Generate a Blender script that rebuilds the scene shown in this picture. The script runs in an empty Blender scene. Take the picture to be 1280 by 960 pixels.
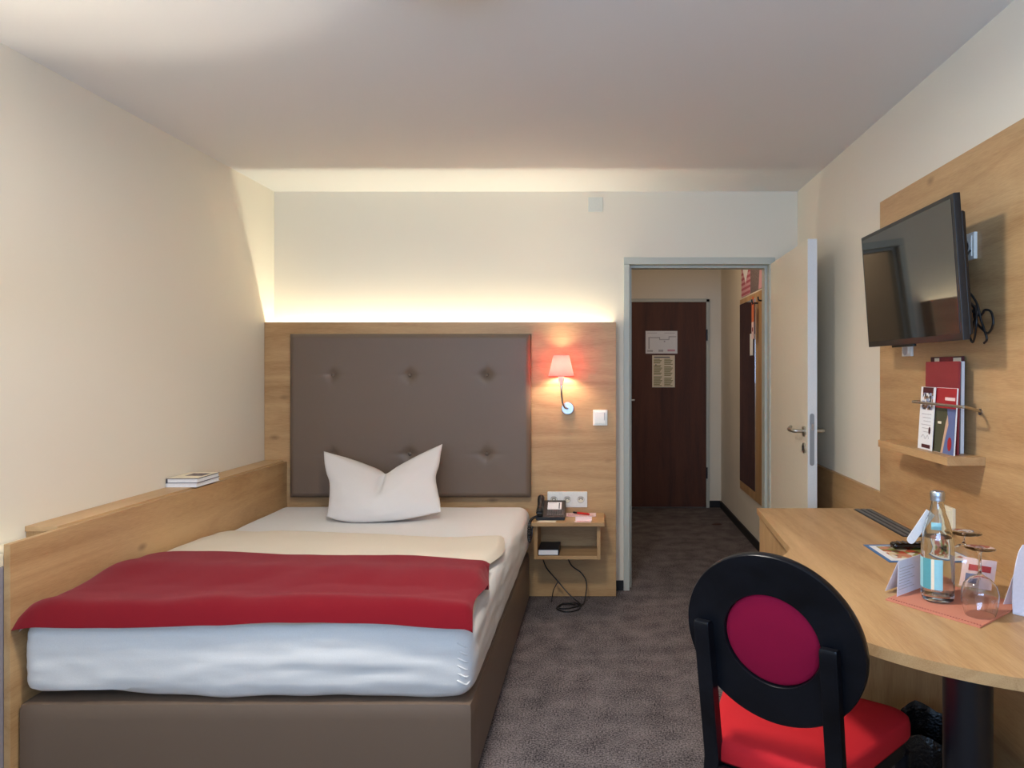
import bpy, bmesh, math, random
from mathutils import Vector, Matrix, noise
R = math.radians
random.seed(7)
sc = bpy.context.scene
COL = sc.collection

# ------------------------------------------------------------------ camera
F, CX, CY, CZ = 900.0, 748.0, 460.0, 1.36
cam_d = bpy.data.cameras.new('camera'); cam = bpy.data.objects.new('camera', cam_d); COL.objects.link(cam)
cam.location = (0, 0, CZ); cam.rotation_euler = (R(90), 0, 0)
cam_d.sensor_width = 36; cam_d.lens = F/1280*36
cam_d.shift_x = -(CX-640)/1280; cam_d.shift_y = (CY-480)/1280
cam_d.clip_start = 0.02
sc.camera = cam
# ------------------------------------------------------------------ view, world, lights
vs = sc.view_settings
vs.view_transform = 'Standard'; vs.look = 'None'; vs.gamma = 1; vs.use_curve_mapping = False
vs.exposure = 0.08
W = bpy.data.worlds.new('world'); sc.world = W; W.use_nodes = True
W.node_tree.nodes['Background'].inputs[0].default_value = (0.62, 0.78, 1.0, 1)
W.node_tree.nodes['Background'].inputs[1].default_value = 1.0

def area(name, loc, rot, sx, sy, power, color, spread=180):
    d = bpy.data.lights.new(name, 'AREA'); d.shape = 'RECTANGLE'; d.size = sx; d.size_y = sy
    d.energy = power; d.color = color; d.spread = R(spread)
    o = bpy.data.objects.new(name, d); COL.objects.link(o); o.location = loc; o.rotation_euler = rot
    return o
def point(name, loc, power, color, rad):
    d = bpy.data.lights.new(name, 'POINT'); d.energy = power; d.color = color; d.shadow_soft_size = rad
    o = bpy.data.objects.new(name, d); COL.objects.link(o); o.location = loc
    return o
# daylight in the window opening of the wall behind the camera
area('window_daylight', (-0.35, -1.22, 1.5), (R(148), 0, 0), 2.2, 1.4, 125, (0.38, 0.62, 1.0))
# LED strip in the trough behind the headboard panel
area('cove_led', (-0.95, 4.352, 1.515), (R(180), 0, 0), 2.06, 0.012, 8.8, (0.96, 1.0, 0.82))
# ceiling lamp over the foot of the bed (above the frame)
CEIL_LAMP = (-0.40, 1.74, 2.36)
d = area('ceiling_lamp_light', (CEIL_LAMP[0], CEIL_LAMP[1], 2.335), (0, 0, 0), 0.30, 0.30, 32, (1.0, 0.95, 0.86)); d.data.shape = 'DISK'
# uplighter in the left corner beside the foot of the bed (left of the frame)
point('uplighter_light', (-1.55, 1.45, 1.52), 20, (1.0, 0.95, 0.84), 0.012)
# bulb of the wall lamp
point('wall_lamp_light', (-0.216, 4.185, 1.360), 8.5, (1.0, 0.84, 0.68), 0.032)
# added fill light that brightens the hallway, no fixture behind it
point('hall_fill', (0.55, 5.4, 2.3), 6.0, (1.0, 0.82, 0.62), 0.1)

# ------------------------------------------------------------------ materials
MATS = {}
def srgb(r, g, b):
    f = lambda c: (c/255/12.92 if c/255 <= .04045 else ((c/255+.055)/1.055)**2.4)
    return (f(r), f(g), f(b), 1)
def base(name):
    m = bpy.data.materials.new(name); m.use_nodes = True
    nt = m.node_tree; return m, nt, nt.nodes['Principled BSDF']
def node(nt, t, **kw):
    n = nt.nodes.new(t)
    for k, v in kw.items(): setattr(n, k, v)
    return n
def coords(nt, scale, rot=(0, 0, 0), kind='Object'):
    tc = node(nt, 'ShaderNodeTexCoord'); mp = node(nt, 'ShaderNodeMapping')
    mp.inputs['Scale'].default_value = scale; mp.inputs['Rotation'].default_value = rot
    nt.links.new(tc.outputs[kind], mp.inputs['Vector']); return mp.outputs['Vector']
def bump(nt, b, height, strength, dist=0.01):
    bp = node(nt, 'ShaderNodeBump'); bp.inputs['Strength'].default_value = strength; bp.inputs['Distance'].default_value = dist
    nt.links.new(height, bp.inputs['Height']); nt.links.new(bp.outputs['Normal'], b.inputs['Normal'])
def plain(name, col, rough=.5, metal=0, nscale=0, nbump=0, var=0.0, spec=.5, **kw):
    m, nt, b = base(name)
    b.inputs['Base Color'].default_value = col; b.inputs['Roughness'].default_value = rough
    b.inputs['Metallic'].default_value = metal; b.inputs['Specular IOR Level'].default_value = spec
    ns = nscale or 30
    v = coords(nt, (ns, ns, ns)); n = node(nt, 'ShaderNodeTexNoise'); n.inputs['Detail'].default_value = 4
    nt.links.new(v, n.inputs['Vector'])
    rr = node(nt, 'ShaderNodeValToRGB'); k = var or .03
    rr.color_ramp.elements[0].position = .3; rr.color_ramp.elements[1].position = .7
    rr.color_ramp.elements[0].color = tuple(c*(1-k) for c in col[:3])+(1,)
    rr.color_ramp.elements[1].color = tuple(min(1, c*(1+k)) for c in col[:3])+(1,)
    nt.links.new(n.outputs['Fac'], rr.inputs['Fac']); nt.links.new(rr.outputs['Color'], b.inputs['Base Color'])
    if nbump: bump(nt, b, n.outputs['Fac'], nbump, .005)
    for k2, v2 in kw.items(): b.inputs[k2].default_value = v2
    MATS[name] = m; return m
def wood(name, axis, light, dark, knots=True, rough=.42, seed=0.0):
    m, nt, b = base(name)
    s = [9.0, 9.0, 9.0]; s[axis] = 0.9
    v = coords(nt, s); ad = node(nt, 'ShaderNodeVectorMath', operation='ADD'); ad.inputs[1].default_value = (seed, seed*1.7, seed*.6)
    nt.links.new(v, ad.inputs[0]); v = ad.outputs[0]
    n1 = node(nt, 'ShaderNodeTexNoise'); n1.inputs['Scale'].default_value = 1.0; n1.inputs['Detail'].default_value = 6; n1.inputs['Roughness'].default_value = .6; n1.inputs['Distortion'].default_value = .9
    nt.links.new(v, n1.inputs['Vector'])
    s2 = [130.0]*3; s2[axis] = 5.0
    n2 = node(nt, 'ShaderNodeTexNoise'); n2.inputs['Detail'].default_value = 3
    nt.links.new(coords(nt, s2), n2.inputs['Vector'])
    mx = node(nt, 'ShaderNodeMix', data_type='FLOAT'); mx.inputs[0].default_value = .30
    nt.links.new(n1.outputs['Fac'], mx.inputs[2]); nt.links.new(n2.outputs['Fac'], mx.inputs[3])
    rp = node(nt, 'ShaderNodeValToRGB'); e = rp.color_ramp.elements
    e[0].position = .33; e[0].color = dark; e[1].position = .66; e[1].color = light
    mid = e.new(.50); mid.color = tuple(.42*a+.58*c for a, c in zip(dark, light))
    nt.links.new(mx.outputs[0], rp.inputs['Fac'])
    out = rp.outputs['Color']
    if knots:
        s3 = [5.2]*3; s3[axis] = 2.6
        vo = node(nt, 'ShaderNodeTexVoronoi'); vo.inputs['Scale'].default_value = 1.0
        a2 = node(nt, 'ShaderNodeVectorMath', operation='ADD'); a2.inputs[1].default_value = (seed*2, seed, seed*3)
        nt.links.new(coords(nt, s3), a2.inputs[0]); nt.links.new(a2.outputs[0], vo.inputs['Vector'])
        kr = node(nt, 'ShaderNodeValToRGB'); k = kr.color_ramp.elements
        k[0].position = .02; k[0].color = (1, 1, 1, 1); k[1].position = .10; k[1].color = (0, 0, 0, 1)
        nt.links.new(vo.outputs['Distance'], kr.inputs['Fac'])
        ml = node(nt, 'ShaderNodeMath', operation='MULTIPLY'); ml.inputs[1].default_value = .6
        nt.links.new(kr.outputs['Color'], ml.inputs[0])
        mc = node(nt, 'ShaderNodeMix', data_type='RGBA'); mc.inputs[7].default_value = tuple(c*.55 for c in dark[:3])+(1,)
        nt.links.new(ml.outputs[0], mc.inputs[0]); nt.links.new(out, mc.inputs[6]); out = mc.outputs[2]
    nt.links.new(out, b.inputs['Base Color'])
    b.inputs['Roughness'].default_value = rough; b.inputs['Specular IOR Level'].default_value = .35
    bump(nt, b, n2.outputs['Fac'], .06, .002)
    MATS[name] = m; return m
OAKL, OAKD = srgb(206, 167, 119), srgb(164, 121, 77)
wood('oak_x', 0, OAKL, OAKD, seed=3.1); wood('oak_y', 1, OAKL, OAKD, seed=1.3); wood('oak_z', 2, OAKL, OAKD, knots=False, seed=5.2)
wood('oak_edge', 1, srgb(206, 170, 126), srgb(186, 146, 102), knots=False, seed=2.2)
wood('dark_door', 2, srgb(98, 56, 36), srgb(66, 36, 23), knots=False, rough=.6, seed=8.1)
wood('black_stain', 0, srgb(22, 23, 28), srgb(7, 7, 9), knots=False, rough=.3, seed=4.4)
MATS['black_stain'].node_tree.nodes['Principled BSDF'].inputs['Specular IOR Level'].default_value = .22
plain('wall_paint', srgb(236, 225, 205), .9, nscale=220, nbump=.12)
plain('ceiling_paint', srgb(230, 225, 218), .95, nscale=160, nbump=.25)
plain('trim_grey', srgb(190, 190, 177), .5, var=.004)
plain('door_cream', srgb(236, 224, 200), .45)
plain('door_edge', srgb(214, 212, 210), .4)
plain('black_skirting', srgb(24, 23, 26), .6)
plain('vinyl', srgb(110, 91, 76), .5, nscale=400, nbump=.05)
plain('button_vinyl', srgb(106, 88, 74), .45)
plain('sheet', srgb(224, 221, 218), .85, nscale=60, nbump=.04)
plain('duvet_white', srgb(218, 206, 188), .88, nscale=50, nbump=.05)
plain('pillow_white', srgb(218, 210, 204), .88, nscale=700, nbump=.08)
plain('red_fleece', srgb(118, 19, 30), .95, nscale=300, nbump=.2, var=.14, spec=.1)
MATS['red_fleece'].node_tree.nodes['Principled BSDF'].inputs['Sheen Weight'].default_value = .25
MATS['red_fleece'].node_tree.nodes['Principled BSDF'].inputs['Sheen Tint'].default_value = (1, .4, .4, 1)
plain('orange_piping', srgb(205, 100, 70), .7)
plain('seat_red', srgb(192, 34, 42), .85, nscale=500, nbump=.1, spec=.2)
plain('pad_crimson', srgb(140, 8, 50), .85, nscale=500, nbump=.15, var=.12, spec=.2)
plain('black_plastic', srgb(18, 18, 20), .4)
plain('black_gloss', srgb(10, 10, 12), .12)
plain('key_grey', srgb(92, 90, 90), .5)
plain('black_metal', srgb(22, 24, 30), .32, spec=.6)
plain('chrome', srgb(205, 205, 205), .18, metal=1)
plain('steel', srgb(186, 180, 170), .3, metal=1)
plain('satin_silver', srgb(190, 196, 204), .35, metal=1)
plain('grey_steel', srgb(150, 150, 150), .45, metal=.6)
plain('white_plastic', srgb(240, 236, 226), .35)
plain('plate_cream', srgb(214, 213, 200), .5)
plain('cream_plastic', srgb(236, 226, 200), .4)
plain('white_paper', srgb(240, 236, 234), .8)
plain('lavender_paper', srgb(232, 230, 240), .7)
plain('cream_paper', srgb(240, 226, 200), .8)
plain('pink_paper', srgb(240, 208, 204), .8)
plain('ink', srgb(90, 86, 92), .8)
plain('ink_light', srgb(190, 182, 182), .8)
plain('ink_olive', srgb(150, 140, 88), .8)
plain('ink_red', srgb(190, 60, 60), .8)
plain('burgundy', srgb(140, 42, 46), .6)
plain('burgundy_dark', srgb(74, 18, 26), .6)
plain('red_card', srgb(168, 32, 40), .5)
plain('red_pen', srgb(210, 48, 34), .3)
plain('blue_print', srgb(62, 112, 166), .5)
plain('lake_blue', srgb(96, 112, 158), .4)
plain('forest_print', srgb(74, 74, 52), .5, nscale=90, var=.5)
plain('sand_print', srgb(206, 168, 140), .5)
plain('salmon_cloth', srgb(206, 130, 104), .9, nscale=600, nbump=.15, var=.08)
plain('grey_slat', srgb(86, 92, 98), .4)
plain('cabinet_grey', srgb(150, 144, 152), .5)
plain('dark_slot', srgb(30, 32, 36), .6)
plain('label_blue', srgb(150, 206, 216), .5)
plain('label_teal', srgb(84, 156, 164), .5)
plain('book_black', srgb(16, 18, 26), .45)
plain('book_navy', srgb(50, 44, 60), .5)
plain('orange_tag', srgb(214, 110, 70), .6)
plain('stripe_rose', srgb(180, 88, 104), .6)
plain('pink_stripe', srgb(214, 158, 166), .6)
plain('bin_black', srgb(16, 16, 18), .3)
plain('bag_black', srgb(14, 14, 16), .22, nscale=25, nbump=.5)
plain('leaf_brown', srgb(70, 36, 30), .8)
plain('picture_grey', srgb(120, 104, 104), .6, nscale=14, var=.45)
# food picture on the menu
def patches(name, cols, scale):
    m, nt, b = base(name); v = coords(nt, (scale,)*3)
    vo = node(nt, 'ShaderNodeTexVoronoi'); vo.inputs['Scale'].default_value = 1; nt.links.new(v, vo.inputs['Vector'])
    sp = node(nt, 'ShaderNodeSeparateColor'); nt.links.new(vo.outputs['Color'], sp.inputs[0])
    rp = node(nt, 'ShaderNodeValToRGB'); rp.color_ramp.interpolation = 'CONSTANT'; e = rp.color_ramp.elements
    e[0].color = cols[0]; e[1].position = 1/len(cols); e[1].color = cols[1]
    for k in range(2, len(cols)): e.new(k/len(cols)).color = cols[k]
    nt.links.new(sp.outputs[0], rp.inputs['Fac']); nt.links.new(rp.outputs['Color'], b.inputs['Base Color'])
    b.inputs['Roughness'].default_value = .35; MATS[name] = m
patches('food_print', [srgb(236, 226, 210), srgb(190, 80, 56), srgb(150, 150, 80), srgb(226, 206, 168), srgb(110, 66, 44), srgb(214, 140, 110)], 38)
patches('town_print', [srgb(150, 160, 190), srgb(232, 230, 226), srgb(60, 58, 56), srgb(150, 110, 80)], 90)
# carpet
def carpet():
    m, nt, b = base('carpet')
    v = coords(nt, (1, 1, 1))
    n1 = node(nt, 'ShaderNodeTexNoise'); n1.inputs['Scale'].default_value = 150; n1.inputs['Detail'].default_value = 3; n1.inputs['Roughness'].default_value = .7
    n2 = node(nt, 'ShaderNodeTexNoise'); n2.inputs['Scale'].default_value = 9; n2.inputs['Detail'].default_value = 4
    nt.links.new(v, n1.inputs['Vector']); nt.links.new(v, n2.inputs['Vector'])
    mx = node(nt, 'ShaderNodeMix', data_type='FLOAT'); mx.inputs[0].default_value = .20
    nt.links.new(n1.outputs['Fac'], mx.inputs[2]); nt.links.new(n2.outputs['Fac'], mx.inputs[3])
    rp = node(nt, 'ShaderNodeValToRGB'); e = rp.color_ramp.elements
    e[0].position = .39; e[0].color = srgb(48, 44, 46); e[1].position = .62; e[1].color = srgb(150, 139, 138)
    nt.links.new(mx.outputs[0], rp.inputs['Fac']); nt.links.new(rp.outputs['Color'], b.inputs['Base Color'])
    b.inputs['Roughness'].default_value = 1; b.inputs['Specular IOR Level'].default_value = .05
    bump(nt, b, n1.outputs['Fac'], .6, .010); MATS['carpet'] = m
carpet()
# glass, lamp shade, bulb, screen, mirror, lit opal
def glass(name, col, ior=1.45):
    m, nt, b = base(name)
    b.inputs['Base Color'].default_value = col; b.inputs['Roughness'].default_value = 0.0
    b.inputs['Transmission Weight'].default_value = 1; b.inputs['IOR'].default_value = ior; MATS[name] = m
glass('clear_glass', (.97, .98, .98, 1)); glass('bottle_glass', (.93, .97, .96, 1)); glass('water', (.97, .99, 1, 1), 1.33)
glass('bottle_base_glass', (.72, .84, .78, 1))
def shade():
    m, nt, b = base('shade_red'); out = nt.nodes['Material Output']
    v = coords(nt, (260, 260, 30)); n = node(nt, 'ShaderNodeTexNoise'); nt.links.new(v, n.inputs['Vector'])
    rp = node(nt, 'ShaderNodeValToRGB'); rp.color_ramp.elements[0].color = (.95, .31, .30, 1); rp.color_ramp.elements[1].color = (1, .45, .43, 1)
    nt.links.new(n.outputs['Fac'], rp.inputs['Fac'])
    tr = node(nt, 'ShaderNodeBsdfTranslucent'); df = node(nt, 'ShaderNodeBsdfDiffuse'); mix = node(nt, 'ShaderNodeMixShader'); mix.inputs[0].default_value = .35
    nt.links.new(rp.outputs['Color'], tr.inputs['Color']); nt.links.new(rp.outputs['Color'], df.inputs['Color'])
    nt.links.new(tr.outputs[0], mix.inputs[1]); nt.links.new(df.outputs[0], mix.inputs[2]); nt.links.new(mix.outputs[0], out.inputs['Surface'])
    MATS['shade_red'] = m
shade()
def lit(name, col, s):
    m, nt, b = base(name); b.inputs['Base Color'].default_value = col
    b.inputs['Emission Color'].default_value = col; b.inputs['Emission Strength'].default_value = s; MATS[name] = m
lit('bulb', (1, .86, .7, 1), 6); lit('opal', (1, .9, .78, 1), 2); lit('led', (1, .95, .7, 1), 3)
m, nt, b = base('screen'); b.inputs['Base Color'].default_value = (.006, .006, .007, 1); b.inputs['Roughness'].default_value = .04; b.inputs['Specular IOR Level'].default_value = .9; MATS['screen'] = m
m, nt, b = base('mirror'); b.inputs['Base Color'].default_value = (.82, .82, .82, 1); b.inputs['Metallic'].default_value = 1; b.inputs['Roughness'].default_value = .01; MATS['mirror'] = m

# ------------------------------------------------------------------ mesh helpers
OFF = {}
def obj(name, bm, mat, parent=None, smooth=True, angle=40):
    """links bm (built in world coordinates) as ONE object; origin at its base or at its thing's base"""
    if parent is not None: off = OFF[parent.name]
    else:
        xs = [v.co for v in bm.verts]
        mn = [min(c[i] for c in xs) for i in range(3)]; mxx = [max(c[i] for c in xs) for i in range(3)]
        off = Vector(((mn[0]+mxx[0])/2, (mn[1]+mxx[1])/2, mn[2]))
    bmesh.ops.translate(bm, verts=bm.verts[:], vec=-off)
    bmesh.ops.recalc_face_normals(bm, faces=bm.faces[:])
    me = bpy.data.meshes.new(name); bm.to_mesh(me); bm.free()
    if smooth:
        me.shade_smooth(); me.set_sharp_from_angle(angle=R(angle))
    me.materials.append(MATS[mat])
    o = bpy.data.objects.new(name, me); COL.objects.link(o)
    if smooth and len(me.polygons) < 600:
        w = o.modifiers.new('even_shading', 'WEIGHTED_NORMAL'); w.keep_sharp = True; w.weight = 100
    OFF[o.name] = off
    if parent is not None: o.parent = parent
    else: o.location = off
    return o
def thing(name, label, cat, loc, group=None):
    o = bpy.data.objects.new(name, None); COL.objects.link(o); o.location = loc; o.empty_display_size = .05
    OFF[o.name] = Vector(loc); return tag(o, label, cat, group)
def tag(o, label, cat, group=None):
    o['label'] = label; o['category'] = cat
    if group: o['group'] = group
    return o
def struct(name, bm, mat, parent=None, smooth=False):
    o = obj(name, bm, mat, parent, smooth)
    if parent is None: o['kind'] = 'structure'
    return o
def N(): return bmesh.new()
def box(bm, x0, x1, y0, y1, z0, z1, bev=0.0, seg=2, mtx=None):
    r = bmesh.ops.create_cube(bm, size=1)
    vv = r['verts']
    for v in vv: v.co = Vector(((x0+x1)/2+v.co.x*(x1-x0), (y0+y1)/2+v.co.y*(y1-y0), (z0+z1)/2+v.co.z*(z1-z0)))
    if bev:
        ee = list({e for v in vv for e in v.link_edges})
        g = bmesh.ops.bevel(bm, geom=ee, offset=bev, segments=seg, affect='EDGES', profile=.5)
        vv = list({v for f in g['faces'] for v in f.verts} | {v for v in vv if v.is_valid})
    if mtx is not None: bmesh.ops.transform(bm, matrix=mtx, verts=[v for v in vv if v.is_valid])
    return bm
def bx(*a, **k): return box(N(), *a, **k)
def tube(bm, pts, r, n=10, closed=False, caps=True):
    pts = [Vector(p) for p in pts]; rings = []; L = len(pts)
    rad = r if isinstance(r, (list, tuple)) else [r]*L
    t0 = (pts[1]-pts[0]).normalized(); up = Vector((0, 0, 1)) if abs(t0.z) < .9 else Vector((1, 0, 0))
    nrm = t0.cross(up).normalized()
    for i, p in enumerate(pts):
        if closed: t = (pts[(i+1) % L]-pts[i-1]).normalized()
        else: t = (pts[min(i+1, L-1)]-pts[max(i-1, 0)]).normalized()
        nrm = (nrm-t*nrm.dot(t)).normalized(); bi = t.cross(nrm)
        rings.append([bm.verts.new(p+(nrm*math.cos(a)+bi*math.sin(a))*rad[i]) for a in (2*math.pi*k/n for k in range(n))])
    for i in range(L if closed else L-1):
        A, B = rings[i], rings[(i+1) % L]
        for k in range(n): bm.faces.new((A[k], A[(k+1) % n], B[(k+1) % n], B[k]))
    if caps and not closed: bm.faces.new(rings[0]); bm.faces.new(rings[-1])
    return bm
def smooth_path(pts, n=6):
    P = [Vector(p) for p in pts]; out = []
    for i in range(len(P)-1):
        a, b, c, d = P[max(i-1, 0)], P[i], P[i+1], P[min(i+2, len(P)-1)]
        for k in range(n):
            t = k/n; out.append(.5*((2*b)+(c-a)*t+(2*a-5*b+4*c-d)*t*t+(3*b-a-3*c+d)*t**3))
    return out+[P[-1]]
def lathe(bm, cx, cy, prof, n=32, mtx=None):
    """prof: list of (r, z)"""
    rings = []; new = []
    for r, z in prof:
        if r < 1e-6: v = bm.verts.new((cx, cy, z)); rings.append([v]); new.append(v)
        else:
            rg = [bm.verts.new((cx+r*math.cos(2*math.pi*k/n), cy+r*math.sin(2*math.pi*k/n), z)) for k in range(n)]; rings.append(rg); new += rg
    for A, B in zip(rings, rings[1:]):
        for k in range(n):
            q = [A[k % len(A)], A[(k+1) % len(A)], B[(k+1) % len(B)], B[k % len(B)]]
            u = []
            for v in q:
                if v not in u: u.append(v)
            if len(u) > 2: bm.faces.new(u)
    if mtx is not None: bmesh.ops.transform(bm, matrix=mtx, verts=new)
    return bm
def prism(bm, pts, vec, bev=0.0):
    """polygon of 3D points extruded along vec"""
    a = [bm.verts.new(p) for p in pts]; b = [bm.verts.new(Vector(p)+Vector(vec)) for p in pts]
    bm.faces.new(a); bm.faces.new(b[::-1]); n = len(pts)
    for i in range(n): bm.faces.new((a[i], b[i], b[(i+1) % n], a[(i+1) % n]))
    if bev:
        ee = list({e for v in a+b for e in v.link_edges if (e.verts[0] in a) == (e.verts[1] in a)})
        bmesh.ops.bevel(bm, geom=ee, offset=bev, segments=2, affect='EDGES', profile=.5)
    return bm
def soft_box(x0, x1, y0, y1, z0, z1, r, nx, ny, nz, fn=None):
    """rounded box on a dense grid; fn(p) may move points"""
    bm = N(); rr = r if isinstance(r, (tuple, list)) else (r, r, r)
    lo, hi = Vector((x0, y0, z0)), Vector((x1, y1, z1))
    def face(o, u, v, nu, nv):
        g = [[bm.verts.new(o+u*(i/nu)+v*(j/nv)) for j in range(nv+1)] for i in range(nu+1)]
        for i in range(nu):
            for j in range(nv): bm.faces.new((g[i][j], g[i+1][j], g[i+1][j+1], g[i][j+1]))
    X, Y, Z = Vector((x1-x0, 0, 0)), Vector((0, y1-y0, 0)), Vector((0, 0, z1-z0))
    face(lo, X, Y, nx, ny); face(lo+Z, X, Y, nx, ny); face(lo, X, Z, nx, nz); face(lo+Y, X, Z, nx, nz); face(lo, Y, Z, ny, nz); face(lo+X, Y, Z, ny, nz)
    bmesh.ops.remove_doubles(bm, verts=bm.verts[:], dist=1e-5)
    for v in bm.verts:
        q = Vector([min(max(v.co[i], lo[i]+rr[i]), hi[i]-rr[i]) for i in range(3)])
        dlt = Vector([(v.co[i]-q[i])/rr[i] for i in range(3)])
        if dlt.length > 1e-9:
            mxx = max(abs(c) for c in dlt); dlt = dlt.normalized()*mxx
            v.co = q+Vector([dlt[i]*rr[i] for i in range(3)])
    if fn:
        for v in bm.verts: v.co = Vector(fn(v.co.copy()))
    return bm
def fb(x, y, z=0.0, s=1.0): return noise.noise(Vector((x*s, y*s, z*s)))
def sstep(a, b, x):
    t = min(1, max(0, (x-a)/(b-a))); return t*t*(3-2*t)
def text(name, body, size, loc, rot, mat, parent, ext=.0004):
    c = bpy.data.curves.new(name, 'FONT'); c.body = body; c.size = size; c.extrude = ext; c.align_x = 'CENTER'; c.align_y = 'CENTER'
    o = bpy.data.objects.new(name, c); COL.objects.link(o)
    me = bpy.data.meshes.new_from_object(o); bpy.data.objects.remove(o); me.name = name
    M = Matrix.Translation(loc) @ rot.to_4x4()
    me.transform(Matrix.Translation(-OFF[parent.name]) @ M); me.materials.append(MATS[mat])
    q = bpy.data.objects.new(name, me); COL.objects.link(q); q.parent = parent; OFF[q.name] = OFF[parent.name]; return q

# ------------------------------------------------------------------ room shell
XL, XR, YB, YF, ZC, YH = -1.985, 1.22, 4.41, -1.30, 2.44, 7.03
XHL, XHR = 0.06, 1.197
DX0, DX1, DZ = 0.185, 1.050, 2.0       # door opening
struct('floor', bx(XL-.1, XR+.1, YF-.1, YH+.1, -.1, 0), 'carpet')
struct('ceiling', bx(XL-.1, XR+.1, YF-.1, YH+.1, ZC, ZC+.1), 'ceiling_paint')
struct('wall_left', bx(XL-.1, XL, YF, YB+.12, 0, ZC), 'wall_paint')
struct('wall_right', bx(XR, XR+.1, YF, YB+.06, 0, ZC), 'wall_paint')
bm = N(); box(bm, XL, DX0, YB, YB+.12, 0, ZC); box(bm, DX1, XR, YB, YB+.12, 0, ZC); box(bm, DX0, DX1, YB, YB+.12, DZ, ZC)
struct('wall_back', bm, 'wall_paint')
struct('wall_hall_right', bx(XHR, XR+.1, YB+.12, YH+.1, 0, ZC), 'wall_paint')
struct('wall_hall_left', bx(XHL-.1, XHL, YB+.12, YH+.1, 0, ZC), 'wall_paint')
struct('wall_hall_end', bx(XHL, XHR, YH, YH+.1, 0, ZC), 'wall_paint')
WX0, WX1, WZ0, WZ1 = -1.5, .8, .7, 2.3
bm = N(); box(bm, XL, WX0, YF-.1, YF, 0, ZC); box(bm, WX1, XR, YF-.1, YF, 0, ZC); box(bm, WX0, WX1, YF-.1, YF, 0, WZ0); box(bm, WX0, WX1, YF-.1, YF, WZ1, ZC)
struct('wall_front', bm, 'wall_paint')
bm = N()
for a, b_, c, d_ in ((WX0, WX1, WZ0, WZ0+.06), (WX0, WX1, WZ1-.06, WZ1), (WX0, WX0+.06, WZ0, WZ1), (WX1-.06, WX1, WZ0, WZ1), (-.38, -.32, WZ0, WZ1)): box(bm, a, b_, YF-.08, YF-.03, c, d_)
struct('window_1', bm, 'trim_grey')
# skirting
struct('baseboard_back', bx(.107, DX0-.032, YB-.012, YB, 0, .06), 'black_skirting')
struct('baseboard_hall_right', bx(XHR-.012, XHR, YB+.12, YH, 0, .065), 'black_skirting')
struct('baseboard_hall_end', bx(1.085, XHR-.012, YH-.012, YH, 0, .065), 'black_skirting')
# steel door frame of the room door (rebated)
bm = N()
box(bm, DX0-.030, DX0+.006, YB-.014, YB+.13, 0, DZ-.006, .003); box(bm, DX1-.006, DX1+.030, YB-.014, YB+.13, 0, DZ-.006, .003); box(bm, DX0-.030, DX1+.030, YB-.014, YB+.13, DZ-.006, DZ+.036, .003)
struct('trim_1', bm, 'trim_grey', smooth=True)
bm = N()
box(bm, DX0+.006, DX0+.020, YB+.05, YB+.128, 0, DZ-.02); box(bm, DX1-.020, DX1-.006, YB+.05, YB+.128, 0, DZ-.02); box(bm, DX0+.006, DX1-.006, YB+.05, YB+.128, DZ-.02, DZ-.006)
struct('trim_2', bm, 'trim_grey')
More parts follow.
